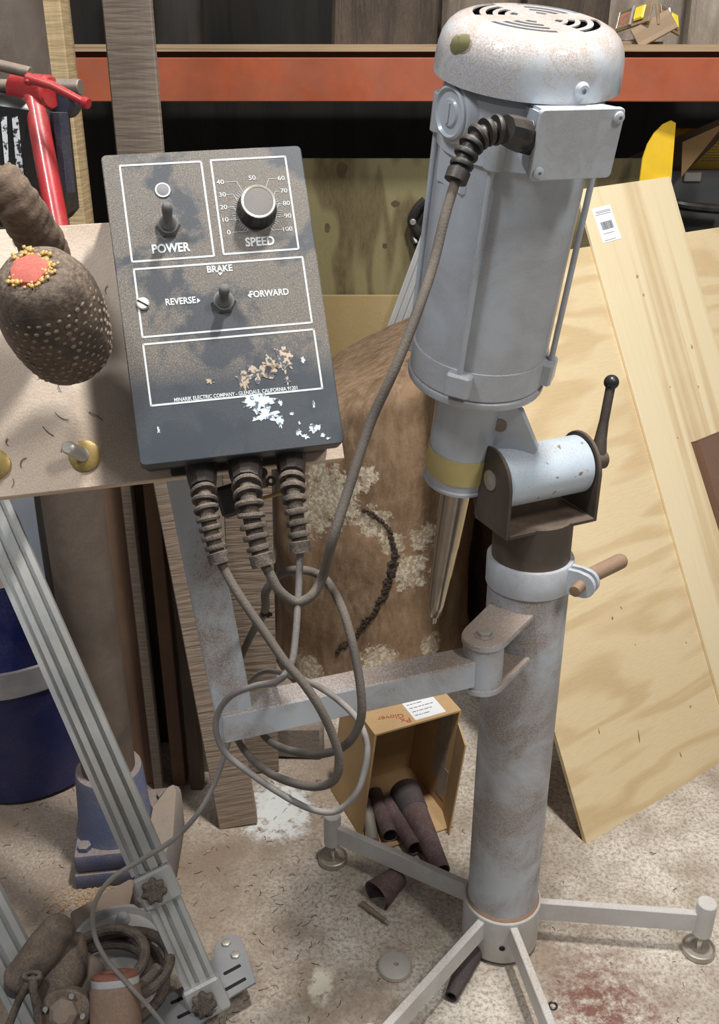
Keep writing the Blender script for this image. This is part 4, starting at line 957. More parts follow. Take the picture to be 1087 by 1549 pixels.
# hub and legs
bm = nb(); lathe(bm, [(0.0600, 0.008), (0.0655, 0.008), (0.0665, 0.010), (0.0665, 0.098), (0.0650, 0.100), (0.0600, 0.100)], Matrix.Translation(SB), 56); hb = obj('hub', bm, 'leg_paint', st)
bm = nb(); lathe(bm, [(0.0594, 0.098), (0.0645, 0.098), (0.061, 0.104), (0.0594, 0.106)], Matrix.Translation(SB), 56, rfun=lambda a, z: 1+0.01*noise.noise(V((cos(a)*6, sin(a)*6, z*50))), cap=False); o = obj('dust_ring', bm, 'shaving', hb)
M['rust_dust'] = paint('rust_dust', (0.32, 0.21, 0.14), 0.95, dust=0.4, bump=0.6); o.data.materials[0] = M['rust_dust']
bm = nb(); a = R(-95); p = SB+V((cos(a)*0.066, sin(a)*0.066, 0.045)); cyl(bm, p, p+V((cos(a), sin(a), 0))*0.002, 0.005); obj('grub_screw', bm, 'dark_hole', hb)
for a, rr in ((149, 0.350), (76, 0.345), (-5.5, 0.345), (-80, 0.345), (-130, 0.362)):
    a = R(a); F = frame(SB, V((cos(a), sin(a), 0)), z=V((0, 0, 1)))
    bm = nb(); box(bm, (0.064, -0.0065, 0.052), (rr-0.012, 0.0065, 0.092), F, 0.0012); lg = obj('leg', bm, 'leg_paint', st)
    e = F @ V((rr, 0, 0))
    bm = nb(); cyl(bm, e+V((0, 0, 0.044)), e+V((0, 0, 0.116)), 0.0165, seg=24, bev=0.002); o = obj('foot_sleeve', bm, 'leg_paint', lg)
    bm = nb(); cyl(bm, e+V((0, 0, 0.008)), e+V((0, 0, 0.045)), 0.0055, seg=12); o = obj('foot_screw', bm, 'bright_steel', lg)
    bm = nb(); lathe(bm, [(0.0255, 0), (0.0285, 0.002), (0.0285, 0.012), (0.0265, 0.0135), (0.0235, 0.009), (0.008, 0.008), (0.0, 0.008)], Matrix.Translation(e), 32); o = obj('foot_pad', bm, 'zinc', lg)

# ---------------------------------------------------------------- carving motor
MB = at(689, 742, 1.42); MT = at(811, 26, 1.035); ma = (MT-MB).normalized(); ML = (MT-MB).length
MF = frame(MB, ma.cross(V((0, 1, 0))) * -1 if False else V((1, 0, 0)), z=V((0, 0, 1)))
zx = V((1, 0, 0)); zx = (zx - ma*zx.dot(ma)).normalized(); zy = ma.cross(zx)
MF = Matrix((zx, zy, ma)).transposed().to_4x4(); MF.translation = MB
def mang(deg): # 0 = towards the viewer, positive = towards the right
    a = R(deg); return V((sin(a), -cos(a), 0))
def spx(px_y):  # height along the axis whose centre shows at image row px_y
    lo, hi = -0.5, 0.9
    for _ in range(50):
        mid = (lo+hi)/2; p = MB+ma*mid; q = p-C0; dep = q.y*cos(PITCH)-q.z*sin(PITCH); yy = CY-FX*(q.y*sin(PITCH)+q.z*cos(PITCH))/dep
        if yy > px_y: lo = mid
        else: hi = mid
    return lo
mo = thing('carving_motor', 'tilted grey electric motor with slotted fan cover and tapered steel spindle', 'motor', MF)
sTop = ML; sRim = ML-0.060; sB0 = spx(562); sH0 = spx(722)
RB = 0.0885
# fan cover with real slots
segc = 96
rings_ = [0.0, 0.010, 0.016, 0.0205, 0.028, 0.0335, 0.041, 0.0465, 0.054, 0.0605, 0.068, 0.076, 0.085, 0.092, 0.0975, 0.1005, 0.102]
tz = {0.068: 0.0, 0.076: -0.002, 0.085: -0.006, 0.092: -0.012, 0.0975: -0.021, 0.1005: -0.032, 0.102: -0.045}
prof = [(r, sTop+tz.get(r, 0.0 if r < 0.068 else 0)) for r in rings_][::-1]
prof = [(0.1025, sRim)] + prof
SL = {(0.0205, 0.028): 9, (0.0335, 0.041): 6, (0.0465, 0.054): 5, (0.0605, 0.068): 4}
def skipc(i, j):
    if i+1 >= len(prof): return False
    r1, r0 = prof[i][0], prof[i+1][0]
    for (a_, b_), gap in SL.items():
        if abs(r0-a_) < 1e-5 and abs(r1-b_) < 1e-5:
            q = (j-6) % 24
            return gap <= q*1.0+0.5 and q < 24-gap+1
    return False
bm = nb(); lathe(bm, prof, I4, segc, skip=skipc, cap=False)
bmesh.ops.recalc_face_normals(bm, faces=bm.faces)
bmesh.ops.solidify(bm, geom=list(bm.faces), thickness=0.0016)
cov = obj('fan_cover', bm, 'cover_paint', mo, world=False)
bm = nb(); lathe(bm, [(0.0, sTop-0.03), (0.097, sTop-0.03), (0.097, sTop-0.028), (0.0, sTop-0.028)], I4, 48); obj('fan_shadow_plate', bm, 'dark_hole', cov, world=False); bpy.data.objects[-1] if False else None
bm = nb()
for k in range(7):
    m = T(0, 0, sTop-0.026) @ Matrix.Rotation(2*pi*k/7, 4, 'Z'); box(bm, (0.02, -0.001, 0), (0.09, 0.001, 0.014), m)
lathe(bm, [(0.02, sTop-0.027), (0.02, sTop-0.010), (0, sTop-0.010)], I4, 24); obj('fan', bm, 'gland_nut', cov, world=False)
bm = nb(); d_ = mang(24); p = d_*0.1015+V((0, 0, sRim+0.014)); lathe(bm, [(0.0085, 0.0), (0.0085, 0.002), (0.006, 0.005), (0.003, 0.0055), (0.003, 0.003), (0, 0.003)], zframe(p, d_), 20); obj('cover_screw', bm, 'grey_paint_clean', cov, world=False)
bm = nb(); d_ = mang(-57); p = d_*0.0985+V((0, 0, sTop-0.020)); lathe(bm, [(0.012, 0.0005), (0.009, 0.0022), (0.0, 0.0026)], zframe(p, (d_+V((0, 0, 0.25)))), 14, rfun=lambda a, z: 1+0.3*cos(2*a)+0.12*noise.noise(V((cos(a)*3, sin(a)*3, 1))))
M['paint_chip'] = paint('paint_chip', (0.20, 0.19, 0.08), 0.7, dust=0.1); obj('chipped_patch', bm, 'paint_chip', cov, world=False)
# upper bell, body, lower bell
sU = sRim-0.075
bm = nb(); lathe(bm, [(RB-0.01, sRim+0.02), (RB-0.004, sRim-0.004), (RB+0.001, sRim-0.010), (RB+0.001, sU), (RB-0.001, sU-0.0005)][::-1], I4, 64); obj('upper_bell', bm, 'grey_paint_clean', mo, world=False)
bm = nb(); lathe(bm, [(RB-0.002, sB0+0.045), (RB-0.002, sU)], I4, 64); obj('body', bm, 'grey_paint', mo, world=False)
bm = nb(); lathe(bm, [(0.05, sB0-0.008), (RB+0.001, sB0-0.006), (RB+0.002, sB0-0.004), (RB+0.002, sB0+0.003), (RB-0.002, sB0+0.0045), (RB-0.002, sB0+0.006), (RB, sB0+0.007), (RB, sB0+0.0445), (RB-0.002, sB0+0.045)], I4, 64); obj('lower_bell', bm, 'grey_paint', mo, world=False)
for a in (-22, 68, 158, 248):
    d_ = mang(a); F = frame(d_*(RB+0.004)+V((0, 0, sB0+0.028)), V((0, 0, 1)).cross(d_), z=d_)
    up_ = F.col[1].z
    bm = nb(); prism(bm, [(-0.016, -0.016), (0.016, -0.016), (0.016, 0.016), (-0.016, 0.016)], -0.012, 0.008, F, 0.003); obj('lug', bm, 'grey_paint', mo, world=False)
    bm = nb(); cyl(bm, d_*(RB+0.005)+V((0, 0, sB0+0.04)), d_*(RB+0.006)+V((0, 0, sU+0.03)), 0.0038, seg=12); obj('tie_rod', bm, 'grey_paint', mo, world=False)
    bm = nb(); cyl(bm, d_*(RB+0.003)+V((0, 0, sU-0.0)), d_*(RB+0.003)+V((0, 0, sU+0.045)), 0.011, seg=14, bev=0.002); obj('lug', bm, 'grey_paint', mo, world=False)
# boss with round cap at left
d_ = mang(-60); F = zframe(d_*(RB-0.012)+V((0, 0, sRim-0.030)), d_, hint=(0, 0, 1))
bm = nb(); lathe(bm, [(0.036, 0), (0.032, 0.016), (0.030, 0.018), (0.027, 0.018)], F, 36); bs = obj('cap_boss', bm, 'grey_paint_clean', mo, world=False)
bm = nb(); lathe(bm, [(0.0275, 0.017), (0.0275, 0.021), (0.025, 0.0225), (0.0225, 0.0195), (0.015, 0.0195), (0.013, 0.022), (0, 0.022)], F, 36); box(bm, (-0.010, -0.0018, 0.0215), (0.010, 0.0018, 0.0235), F); obj('round_cap', bm, 'grey_paint_clean', bs, world=False)
bm = nb(); box(bm, (-0.085, -0.028, 0), (-0.010, 0.028, 0.010), F, 0.004); obj('boss_web', bm, 'grey_paint_clean', bs, world=False)
# junction box
ja = 19; d_ = mang(ja); jt = V((0, 0, 1)).cross(d_); jz = spx(212)+0.036
F = frame(d_*(RB)+V((0, 0, jz)), jt, z=d_)
jw, jh, jd = 0.0475, 0.0345, 0.040
bm = nb(); t2 = bmesh.new(); bmesh.ops.create_cube(t2, size=1)
for v in t2.verts:
    f = 1.0 if v.co.z > 0 else 0.80
    v.co = V((v.co.x*2*jw*f, v.co.y*2*jh*f, -0.012 if v.co.z < 0 else jd-0.006))
bmesh.ops.bevel(t2, geom=list(t2.edges), offset=0.003, segments=2, affect='EDGES'); t2.transform(F); join(bm, t2); jb = obj('junction_box', bm, 'grey_paint_clean', mo, world=False)
bm = nb(); prism(bm, rrect(-jw-0.001, -jh-0.001, jw+0.001, jh+0.001, 0.005), jd-0.006, jd, F, 0.0012); jl = obj('lid', bm, 'speckled_paint', jb, world=False)
upn = 1 if (F @ V((0, 1, 0)) - F @ V((0, 0, 0))).z > 0 else -1
for x, y in ((-jw+0.008, -upn*(jh-0.008)), (jw-0.006, upn*(jh-0.008))):
    bm = nb(); lathe(bm, [(0.0062, 0), (0.0058, 0.0025), (0.003, 0.004), (0.002, 0.004), (0.002, 0.002), (0, 0.002)], F @ T(x, y, jd), 18); obj('lid_screw', bm, 'grey_paint_clean', jb, world=False)
bm = nb(); box(bm, (jw, -0.018*upn-0.014, 0.012), (jw+0.006, -0.018*upn+0.016, 0.026), F, 0.002); obj('side_plug', bm, 'grey_paint_clean', jb, world=False)
# housing with tape
RH = 0.0475
bm = nb(); lathe(bm, [(RH-0.004, sH0-0.001), (RH+0.002, sH0), (RH+0.002, sH0+0.004), (RH, sH0+0.006), (RH, sB0-0.006)], I4, 48); obj('spindle_housing', bm, 'grey_paint_clean', mo, world=False)
bm = nb(); zt0 = spx(707); zt1 = spx(672); lathe(bm, [(RH+0.0006, zt0), (RH+0.0012, zt0), (RH+0.0012, zt1), (RH+0.0006, zt1)], I4, 48, cap=False); obj('masking_tape', bm, 'tape', mo, world=False)
bm = nb(); d_ = mang(-20); cyl(bm, d_*(RH+0.012)+V((0, 0, sB0-0.012)), d_*(RH+0.012)+V((0, 0, sB0-0.004)), 0.006, bev=0.002); obj('housing_bolt', bm, 'bright_steel', mo, world=False)
# spindle
sT = spx(935)
Ls = sH0-sT
prof = [(0.0255, sH0+0.002), (0.0218, sH0-0.004), (0.0190, sH0-Ls*0.45), (0.0184, sH0-Ls*0.455), (0.0165, sH0-Ls*0.66), (0.0160, sH0-Ls*0.665), (0.0125, sH0-Ls*0.88), (0.0105, sH0-Ls*0.965), (0.0095, sH0-Ls*0.97), (0.0050, sH0-Ls*0.975), (0.0048, sH0-Ls*1.03), (0, sH0-Ls*1.035)][::-1]
bm = nb(); lathe(bm, prof, I4, 40); obj('spindle', bm, 'spindle_steel', mo, world=False)
# knuckle barrel, web and pin
MFi = MF.inverted()
bm = nb(); cyl(bm, KC-ax*(HL-0.0015), KC+ax*(HL-0.0015), KR, seg=48, bev=0.0015); kb = obj('knuckle_barrel', bm, 'knuckle_paint', mo)
bm = nb(); lathe(bm, [(0.0145, 0), (0.0145, 0.002), (0.012, 0.003), (0.009, 0.0025), (0.005, 0.0045), (0, 0.0045)], zframe(KC-ax*(HL+0.005), -ax), 24); o = obj('pin_head', bm, 'zinc', mo)
# web plate: from the housing wall to the barrel
wc = KC + V((0, 0, 0)) ; hA = MF @ V((0, 0, sB0-0.010)); hBp = MF @ V((0, 0, sH0+0.03))
dirp = KC-(MF @ V((0, 0, (sB0+sH0)/2))); e1 = dirp.normalized(); nW = e1.cross(ma).normalized()
a0 = hA + e1*(RH*0.8); a1 = hBp + e1*(RH*0.8); b0 = KC + V((0, 0, KR*0.9)) + ax*0.012; b1 = KC - e1*KR*0.6 - V((0, 0, 0.01)); a00 = hA+e1*(RH+0.040)
shf = V((-0.012, -0.016, 0.010)); plc = [p+shf for p in (a0, a00, b0, b1, a1)]; a0 = a0+shf
WF = frame(a0, e1, z=nW); iv = WF.inverted(); 
bm = nb(); prism(bm, [((iv @ p).x, (iv @ p).y) for p in plc], -0.006, 0.006, WF, 0.001); wbp = obj('web_plate', bm, 'grey_paint_clean', mo)
hc = hit(757, 640, a0, nW); bm = nb(); lathe(bm, [(0.0095, -0.0075), (0.0095, 0.0075)], zframe(hc, nW), 24); o = obj('web_hole', bm, 'rod_steel', wbp)
# lever
l0 = KC+ax*(HL+0.005); 
lv0 = at(919, 683, 1.375); lvx = at(912, 690, 1.37); lt = at(937, 573, 1.33)
bm = nb(); cyl(bm, l0, l0+ax*0.040, 0.0150, 0.0145, bev=0.003); le = l0+ax*0.027+V((0, 0, 0.006))
tip = le + (at(938, 573, 1.33)-at(917, 683, 1.345))
lever = obj('lever_hub', bm, 'brown_steel', mo)
bm = nb(); tube(bm, [le-V((0, 0, 0.008)), le+(tip-le)*0.1, le+(tip-le)*0.25, le+(tip-le)*0.5, tip], 0.01, 18, rf=lambda s: 0.0135-0.0095*s if s < 0.7 else 0.0068); 
obj('lever_arm', bm, 'motor_gland', mo)
bm = nb(); bmesh.ops.create_uvsphere(bm, u_segments=28, v_segments=16, radius=0.0108); bm.transform(Matrix.Translation(tip+(tip-le).normalized()*0.005)); o = obj('ball_knob', bm, 'black_plastic', mo); tag(o, 'glossy black ball')
# motor gland and cable
jside = MF @ (F @ V((-jw*0.93, 0.002, 0.020))); jn = (MF.to_3x3() @ (-jt)).normalized()
if jn.x > 0: jn = -jn; jside = MF @ (F @ V((jw*0.93, 0.002, 0.020)))
q = jside-C0; jdep = q.y*cos(PITCH)-q.z*sin(PITCH)
gpts = [jside, at(772, 200, jdep-0.02), at(740, 198, jdep-0.03), at(712, 220, jdep-0.035), at(688, 274, jdep-0.035)]
gm = gland(gpts, 0.0145, parent=mo, ribs=6, mt_nut='motor_gland', mt='motor_gland', nutf=0.25)

def cable(points, r, mt, label, name='cable', seg=12, n=10):
    sp = spline([V(p) for p in points], n)
    bm = nb(); tube(bm, sp, r, seg); o = obj(name, bm, mt, mtx=Matrix.Translation(sp[0])); tag(o, label, 'cable'); return o
dep = jdep-0.035
cable([gm[0]-gm[1]*0.004, at(672, 330, dep), at(655, 400, dep), at(628, 480, dep-0.01), at(596, 560, dep-0.01), at(560, 640, dep), at(527, 740, dep), at(502, 820, dep), at(488, 872, 1.0), at(470, 902, 1.0), at(446, 910, 1.0), at(422, 893, 0.99), at(408, 868, 0.985), g2[0]+g2[1]*-0.004], 0.0051, 'cable', 'long thick cable running from the motor down into the middle gland')
cable([g1[0]-g1[1]*0.004, at(352, 885, 0.985), at(378, 925, 0.985), at(404, 962, 0.985), at(430, 1000, 0.985), at(456, 1030, 0.985), at(482, 1068, 0.99), at(502, 1110, 1.0), at(513, 1150, 1.01), at(505, 1180, 1.02), at(475, 1190, 1.04), at(430, 1180, 1.08), at(394, 1160, 1.17), at(366, 1130, 1.30), at(351, 1098, 1.38), at(347, 1060, 1.38), at(358, 1010, 1.34), at(380, 960, 1.23), at(400, 925, 1.1), at(402, 895, 1.06), at(422, 870, 1.05), at(455, 862, 1.04), at(490, 875, 1.03), at(515, 915, 1.02), at(532, 970, 1.01), at(545, 1040, 1.01), at(545, 1090, 1.02), at(525, 1125, 1.04), at(490, 1140, 1.07), at(450, 1138, 1.12), at(414, 1125, 1.24), at(394, 1104, 1.37), at(386, 1060, 1.40)], 0.0047, 'cable', 'brownish cable from the left gland looping twice around the side arm')
cable([g3[0]-g3[1]*0.004, at(451, 900, 1.0), at(447, 960, 1.0), at(440, 1005, 1.0), at(420, 1030, 1.0), at(385, 1038, 1.02), at(350, 1052, 1.04), at(330, 1078, 1.06), at(327, 1108, 1.07), at(342, 1140, 1.08), at(376, 1168, 1.08), at(420, 1198, 1.07), at(465, 1222, 1.06), at(505, 1228, 1.05), at(535, 1205, 1.04), at(550, 1170, 1.04), at(555, 1130, 1.04), at(543, 1092, 1.05), at(515, 1062, 1.07), at(480, 1038, 1.10), at(440, 1022, 1.20), at(400, 1016, 1.33), at(372, 1040, 1.40), at(354, 1090, 1.40), at(341, 1138, 1.36), at(322, 1190, 1.34), at(298, 1232, 1.32), at(262, 1270, 1.34), at(215, 1300, 1.36), at(168, 1330, 1.38), at(143, 1368, 1.40), at(142, 1410, 1.42), at(160, 1450, 1.42), at(195, 1490, 1.42), at(235, 1535, 1.42), at(270, 1580, 1.42)], 0.0036, 'grey_cable', 'thin grey cable from the right gland trailing to the bottom left')
bm = nb(); p = at(402, 928, 1.095)
for k in range(12):
    t_ = bmesh.new(); bmesh.ops.create_icosphere(t_, subdivisions=1, radius=0.0025); t_.transform(Matrix.Translation(p+V((random.uniform(-.004, .007), 0, random.uniform(-.004, .004))))); join(bm, t_)
o = obj('tie_knot', bm, 'chip_bark', mtx=Matrix.Translation(p)); tag(o, 'small dark tie knotted on the brownish cable loop', 'tie')

# ---------------------------------------------------------------- cardboard box with abrasive sleeves
c0 = atz(545, 1268, 0.0); wd = V((0.912, 0.41, 0)); dd = V((-0.41, 0.912, 0)); BW, BD, BH = 0.188, 0.155, 0.250
KF = Matrix(((wd.x, dd.x, 0.11, c0.x), (wd.y, dd.y, 0.03, c0.y), (0, 0, 1, 0), (0, 0, 0, 1)))
KF0 = frame(c0, wd, z=V((0, 0, 1)))
cbx = thing('cardboard_box', 'small cardboard box on its side with red handwriting and a paper label', 'box', KF0)
th = 0.004
for nm, p0, p1 in (('bottom_panel', (0, 0, 0.001), (BW, BD, th+0.001)), ('top_panel', (0, 0, BH-th), (BW, BD, BH)), ('side_panel', (0, 0, th), (th, BD, BH-th)), ('side_panel', (BW-th, 0, th), (BW, BD, BH-th)), ('back_panel', (th, BD-th, th), (BW-th, BD, BH-th))):
    bm = nb(); box(bm, p0, p1, KF); obj(nm, bm, 'cardboard', cbx)
bm = nb(); box(bm, (BW-0.003, -0.07, 0.004), (BW, 0.0, BH-0.03), KF @ T(BW*0, 0, 0) @ Matrix.Translation((BW, 0, 0)) @ Matrix.Rotation(R(-18), 4, 'Z') @ Matrix.Translation((-BW, 0, 0))); obj('flap', bm, 'cardboard', cbx)
bm = nb(); box(bm, (0.004, -0.05, 0.0015), (BW-0.004, 0.0, 0.0045), KF); obj('flap', bm, 'cardboard', cbx)
bm = nb(); box(bm, (BW*0.48, 0.008, BH), (BW*0.84, BD-0.02, BH+0.0006), KF @ Matrix.Translation((0, 0, 0))); lb = obj('paper_label', bm, 'paper', cbx)
bm = nb(); random.seed(9)
for k in range(9):
    x = BW*0.51
    y = 0.02+k*0.012
    while x < BW*0.80:
        ww = random.uniform(0.003, 0.012); box(bm, (x, y, BH+0.0006), (x+ww, y+0.0018, BH+0.0009), KF); x += ww+0.002
        if random.random() < 0.12: break
o = obj('label_print', bm, 'ink', lb); tag(o, 'faint printed lines', kind='stuff')
TF = KF @ T(0, 0, BH+0.0004)
txt('handwriting', 'Px', 0.021, TF @ T(BW*0.39, 0.016) @ Matrix.Rotation(R(168), 4, 'Z'), 'red_ink', cbx, 0.0002)
txt('handwriting', 'Glover', 0.019, TF @ T(BW*0.27, 0.037) @ Matrix.Rotation(R(168), 4, 'Z'), 'red_ink', cbx, 0.0002)
bm = nb(); box(bm, (BW-th-0.0008, 0.015, 0.06), (BW-th, 0.065, BH-0.01), KF); obj('packing_tape', bm, 'clear_tape', cbx)
bm = nb(); box(bm, (BW-th-0.0010, 0.000, 0.03), (BW-th-0.0002, 0.035, 0.10), KF); obj('packing_tape', bm, 'clear_tape', cbx)

def sleeve(p0, p1, r0, r1, label, mt='abrasive', name='sanding_sleeve'):
    d_ = (p1-p0); L = d_.length; F = zframe(p0, d_)
    t = thing(name, label, 'sanding sleeve', F, 'worn sanding sleeves')
    bm = nb(); n = 8; outer = [(r0+(r1-r0)*k/n, L*k/n) for k in range(n+1)]; inner = [(r-0.0022, z) for r, z in outer[::-1]]
    lathe(bm, outer+inner+[outer[0]], I4, 30, rfun=lambda a, z: 1+0.05*noise.noise(V((cos(a)*2, sin(a)*2, z*30+r0*900))), cap=False); bmesh.ops.remove_doubles(bm, verts=bm.verts, dist=1e-6); obj('tube_wall', bm, mt, t, world=False)
    bm = nb(); lathe(bm, [(r1-0.003, L-0.02), (0, L-0.019)], I4, 20); lathe(bm, [(r0-0.003, 0.02), (0, 0.019)], I4, 20); o = obj('inside_shadow', bm, 'dark_hole', t, world=False); o.name = 'inner_shade'  # black discs near both ends stand in for the shade inside the tube
    return t, F, L
def fl(px, py, r): p = atz(px, py, r+0.002); return p
t, F, L = sleeve(fl(612, 1196, .032), fl(668, 1318, .018), 0.0315, 0.0165, 'largest reddish-brown abrasive sleeve, rightmost in the cardboard box mouth')
bm = nb(); lathe(bm, [(0.0322, -0.001), (0.0282, L*0.28), (0.0276, L*0.28)], I4, 30, cap=False); o = obj('dark_band', bm, 'abrasive_dark', t, world=False)
sleeve(fl(583, 1212, .018), fl(628, 1284, .017), 0.0175, 0.0165, 'middle abrasive sleeve in the box, whitened with dust')
sleeve(fl(566, 1200, .017), fl(590, 1265, .017), 0.0165, 0.0165, 'leftmost abrasive sleeve in the box, plain dark brown')
sleeve(fl(603, 1325, .027), fl(569, 1355, .020), 0.020, 0.030, 'short wide abrasive sleeve lying in front of the box beyond the stand leg')
sleeve(atz(712, 1440, 0.014), atz(682, 1508, 0.014), 0.020, 0.0105, 'slim dark abrasive cone lying under the front-left stand leg', 'abrasive_dark')
bm = nb(); cyl(bm, atz(552, 1212, 0.02), atz(564, 1275, 0.012), 0.013, bev=0.001); o = obj('steel_tube', bm, 'zinc', mtx=Matrix.Translation(atz(552, 1212, 0.02))); tag(o, 'silver tube lying inside the left wall of the cardboard box', 'tube')
# loose small things on the floor
p0, p1 = atz(546, 1366, 0.006), atz(588, 1397, 0.006)
pn = thing('steel_pin', 'small dark steel pin with a bright tip on the concrete', 'pin', zframe(p0, p1-p0)); L = (p1-p0).length
bm = nb(); lathe(bm, [(0.0045, 0), (0.0055, 0.001), (0.0055, L*0.42), (0.0045, L*0.43), (0.0045, L*0.86), (0.0035, L*0.87)], I4, 16); obj('shank', bm, 'rod_steel', pn, world=False)
bm = nb(); lathe(bm, [(0.0028, L*0.86), (0.0028, L*1.0), (0, L*1.0)], I4, 12); obj('tip', bm, 'bright_steel', pn, world=False)
p = atz(597, 1466, 0.0); dk = thing('foot_disc', 'loose round steel foot disc lying alone on the concrete', 'disc', p)
bm = nb(); lathe(bm, [(0.0265, 0.0), (0.0285, 0.002), (0.0285, 0.010), (0.026, 0.0125), (0.012, 0.0145), (0, 0.015)], I4, 40); obj('plate', bm, 'disc_steel', dk, world=False)
bm = nb(); lathe(bm, [(0.004, 0.0145), (0.004, 0.0165), (0.0025, 0.018), (0, 0.018)], T(0.002, -0.003, 0), 14); obj('centre_rivet', bm, 'bright_steel', dk, world=False)
p = atz(836, 1521, 0.002); bm = nb()
tube(bm, [p+V((0.0065*cos(2*pi*k/20), 0.0065*sin(2*pi*k/20), 0)) for k in range(21)], 0.0016, 8); o = obj('rubber_ring', bm, 'black_plastic', mtx=Matrix.Translation(p)); tag(o, 'tiny black rubber ring on the concrete right of the front leg', 'ring')

# ---------------------------------------------------------------- aluminium guide rails at left
def rail_profile(w_, h_):
    # flat rail with two T grooves
    g = w_*0.10
    return [(-w_/2, 0), (w_/2, 0), (w_/2, h_), (w_*0.36, h_), (w_*0.36, h_*0.45), (w_*0.24, h_*0.45), (w_*0.24, h_), (w_*0.02, h_), (w_*0.02, h_*0.35), (-w_*0.12, h_*0.35), (-w_*0.12, h_), (-w_*0.26, h_), (-w_*0.26, h_*0.6), (-w_*0.38, h_*0.6), (-w_*0.38, h_*0.75), (-w_/2, h_*0.75)]
p0 = at(322, 1528, 1.57); p1 = at(-45, 690, 1.55); d_ = (p1-p0); L = d_.length
ndir = V((0.15, -0.85, 0.55)); RF = frame(p0, d_.cross(ndir) * 1, z=d_)
RFx = d_.normalized(); yn = (ndir-RFx*ndir.dot(RFx)).normalized(); xn = yn.cross(RFx)
RF = Matrix((xn, yn, RFx)).transposed().to_4x4(); RF.translation = p0
gr = thing('guide_rail', 'long dusty aluminium guide rail leaning diagonally across the lower left', 'rail', RF)
sg = 1 if xn.x > 0 else -1
sj = L*0.262
bm = nb(); prism(bm, [(x*sg, y) for x, y in rail_profile(0.060, 0.020)], sj, L, I4); obj('upper_rail', bm, 'aluminium', gr, world=False)
bm = nb(); prism(bm, [(x*sg, y) for x, y in rail_profile(0.052, 0.016)], 0.0, sj-0.0005, I4); obj('lower_rail', bm, 'aluminium', gr, world=False)
def knob(s, parent):
    bm = nb(); box(bm, (-0.031, 0.004, s-0.03), (0.031, 0.026, s+0.025), I4, 0.004); bk = obj('clamp_block', bm, 'aluminium', parent, world=False)
    m = Matrix.Translation((0.004, 0.026, s)) @ Matrix.Rotation(-pi/2, 4, 'X')
    bm = nb(); lathe(bm, [(0.010, 0), (0.010, 0.004), (0.018, 0.006), (0.0185, 0.015), (0.014, 0.018), (0, 0.018)], m, 56, rfun=lambda a, z: 1+(0.13*cos(7*a) if z > 0.005 else 0)); kb_ = obj('star_knob', bm, 'dusty_rubber', bk, world=False); tag(kb_, 'dark seven-lobed knob')
knob(sj-0.028, gr); knob(0.03, gr)
# second rail
q0 = at(75, 1560, 1.60); q1 = at(-60, 1300, 1.60); dq = q1-q0
RFx = dq.normalized(); yn = (ndir-RFx*ndir.dot(RFx)).normalized(); xn = yn.cross(RFx); RG = Matrix((xn, yn, RFx)).transposed().to_4x4(); RG.translation = q0
bm = nb(); prism(bm, [(x*(1 if xn.x > 0 else -1), y) for x, y in rail_profile(0.075, 0.020)], -0.06, dq.length, I4); o = obj('guide_rail', bm, 'aluminium', mtx=RG, world=False); tag(o, 'second aluminium rail cut by the bottom left frame corner', 'rail')
# slotted plate behind the lower knob
SPp = [(328, 1448), (366, 1420), (387, 1486), (300, 1540), (225, 1560), (215, 1535), (320, 1478)]
PZ = 0.055
pp = thing('slotted_bracket', 'bluish steel bracket plate with long slots beside the rail foot', 'bracket', atz(340, 1480, PZ))
def zpoly(pts, z): return [(atz(x, y, z).x, atz(x, y, z).y) for x, y in pts]
bm = nb(); prism(bm, zpoly([(322, 1448), (326, 1428), (340, 1416), (356, 1413), (366, 1422), (372, 1440), (387, 1486), (348, 1508), (300, 1552), (215, 1560), (205, 1530), (300, 1480)], PZ), PZ-0.004, PZ, I4, 0.0008); obj('plate', bm, 'bracket_steel', pp)
for a_, b_ in (((338, 1474), (364, 1460)), ((340, 1498), (372, 1480)), ((258, 1518), (280, 1508)), ((268, 1540), (296, 1526))):
    A_, B_ = atz(*a_, PZ), atz(*b_, PZ); bm = nb(); F = frame(A_, B_-A_, z=V((0, 0, 1))); prism(bm, rrect(0, -0.003, (B_-A_).length, 0.003, 0.0025), 0.0, 0.0006, F); obj('slot', bm, 'dark_hole', pp)
for x, y in ((342, 1428), (356, 1446)):
    bm = nb(); hexbolt(bm, atz(x, y, PZ), (0, 0, 1), 0.008, 0.005); obj('bracket_nut', bm, 'zinc', pp)
for x, y in ((330, 1460), (225, 1548)):
    bm = nb(); A_ = atz(x, y, PZ); box(bm, (A_.x-0.01, A_.y-0.008, 0), (A_.x+0.012, A_.y+0.008, PZ-0.004)); obj('spacer', bm, 'rod_steel', pp)
# tan cover sheet and pale ring casting
bm = nb(); prism(bm, zpoly([(105, 1378), (195, 1328), (235, 1330), (255, 1420), (200, 1470), (130, 1440)], 0.05), 0.0, 0.05, I4, 0.004); o = obj('base_plate', bm, 'tool_tan', mtx=Matrix.Translation(atz(180, 1400))); tag(o, 'dusty tan base block under the pale ring casting', 'base')
c_ = atz(180, 1432, 0.06)
rg = thing('ring_casting', 'pale round machine casting with a raised rim near the cord coil', 'casting', c_)
bm = nb(); lathe(bm, [(0.0, -0.009), (0.078, -0.009), (0.080, 0.0), (0.080, 0.012), (0.072, 0.014), (0.066, 0.004), (0.0, 0.002)], Matrix.Translation(c_), 48); obj('dish', bm, 'pale_casting', rg)
for a in (20, 95, 170, 245):
    bm = nb(); p = c_+V((0.052*cos(R(a)), 0.052*sin(R(a)), 0.004)); cyl(bm, p, p+V((0, 0, 0.012)), 0.013, 0.010, bev=0.002); obj('boss', bm, 'pale_casting', rg)
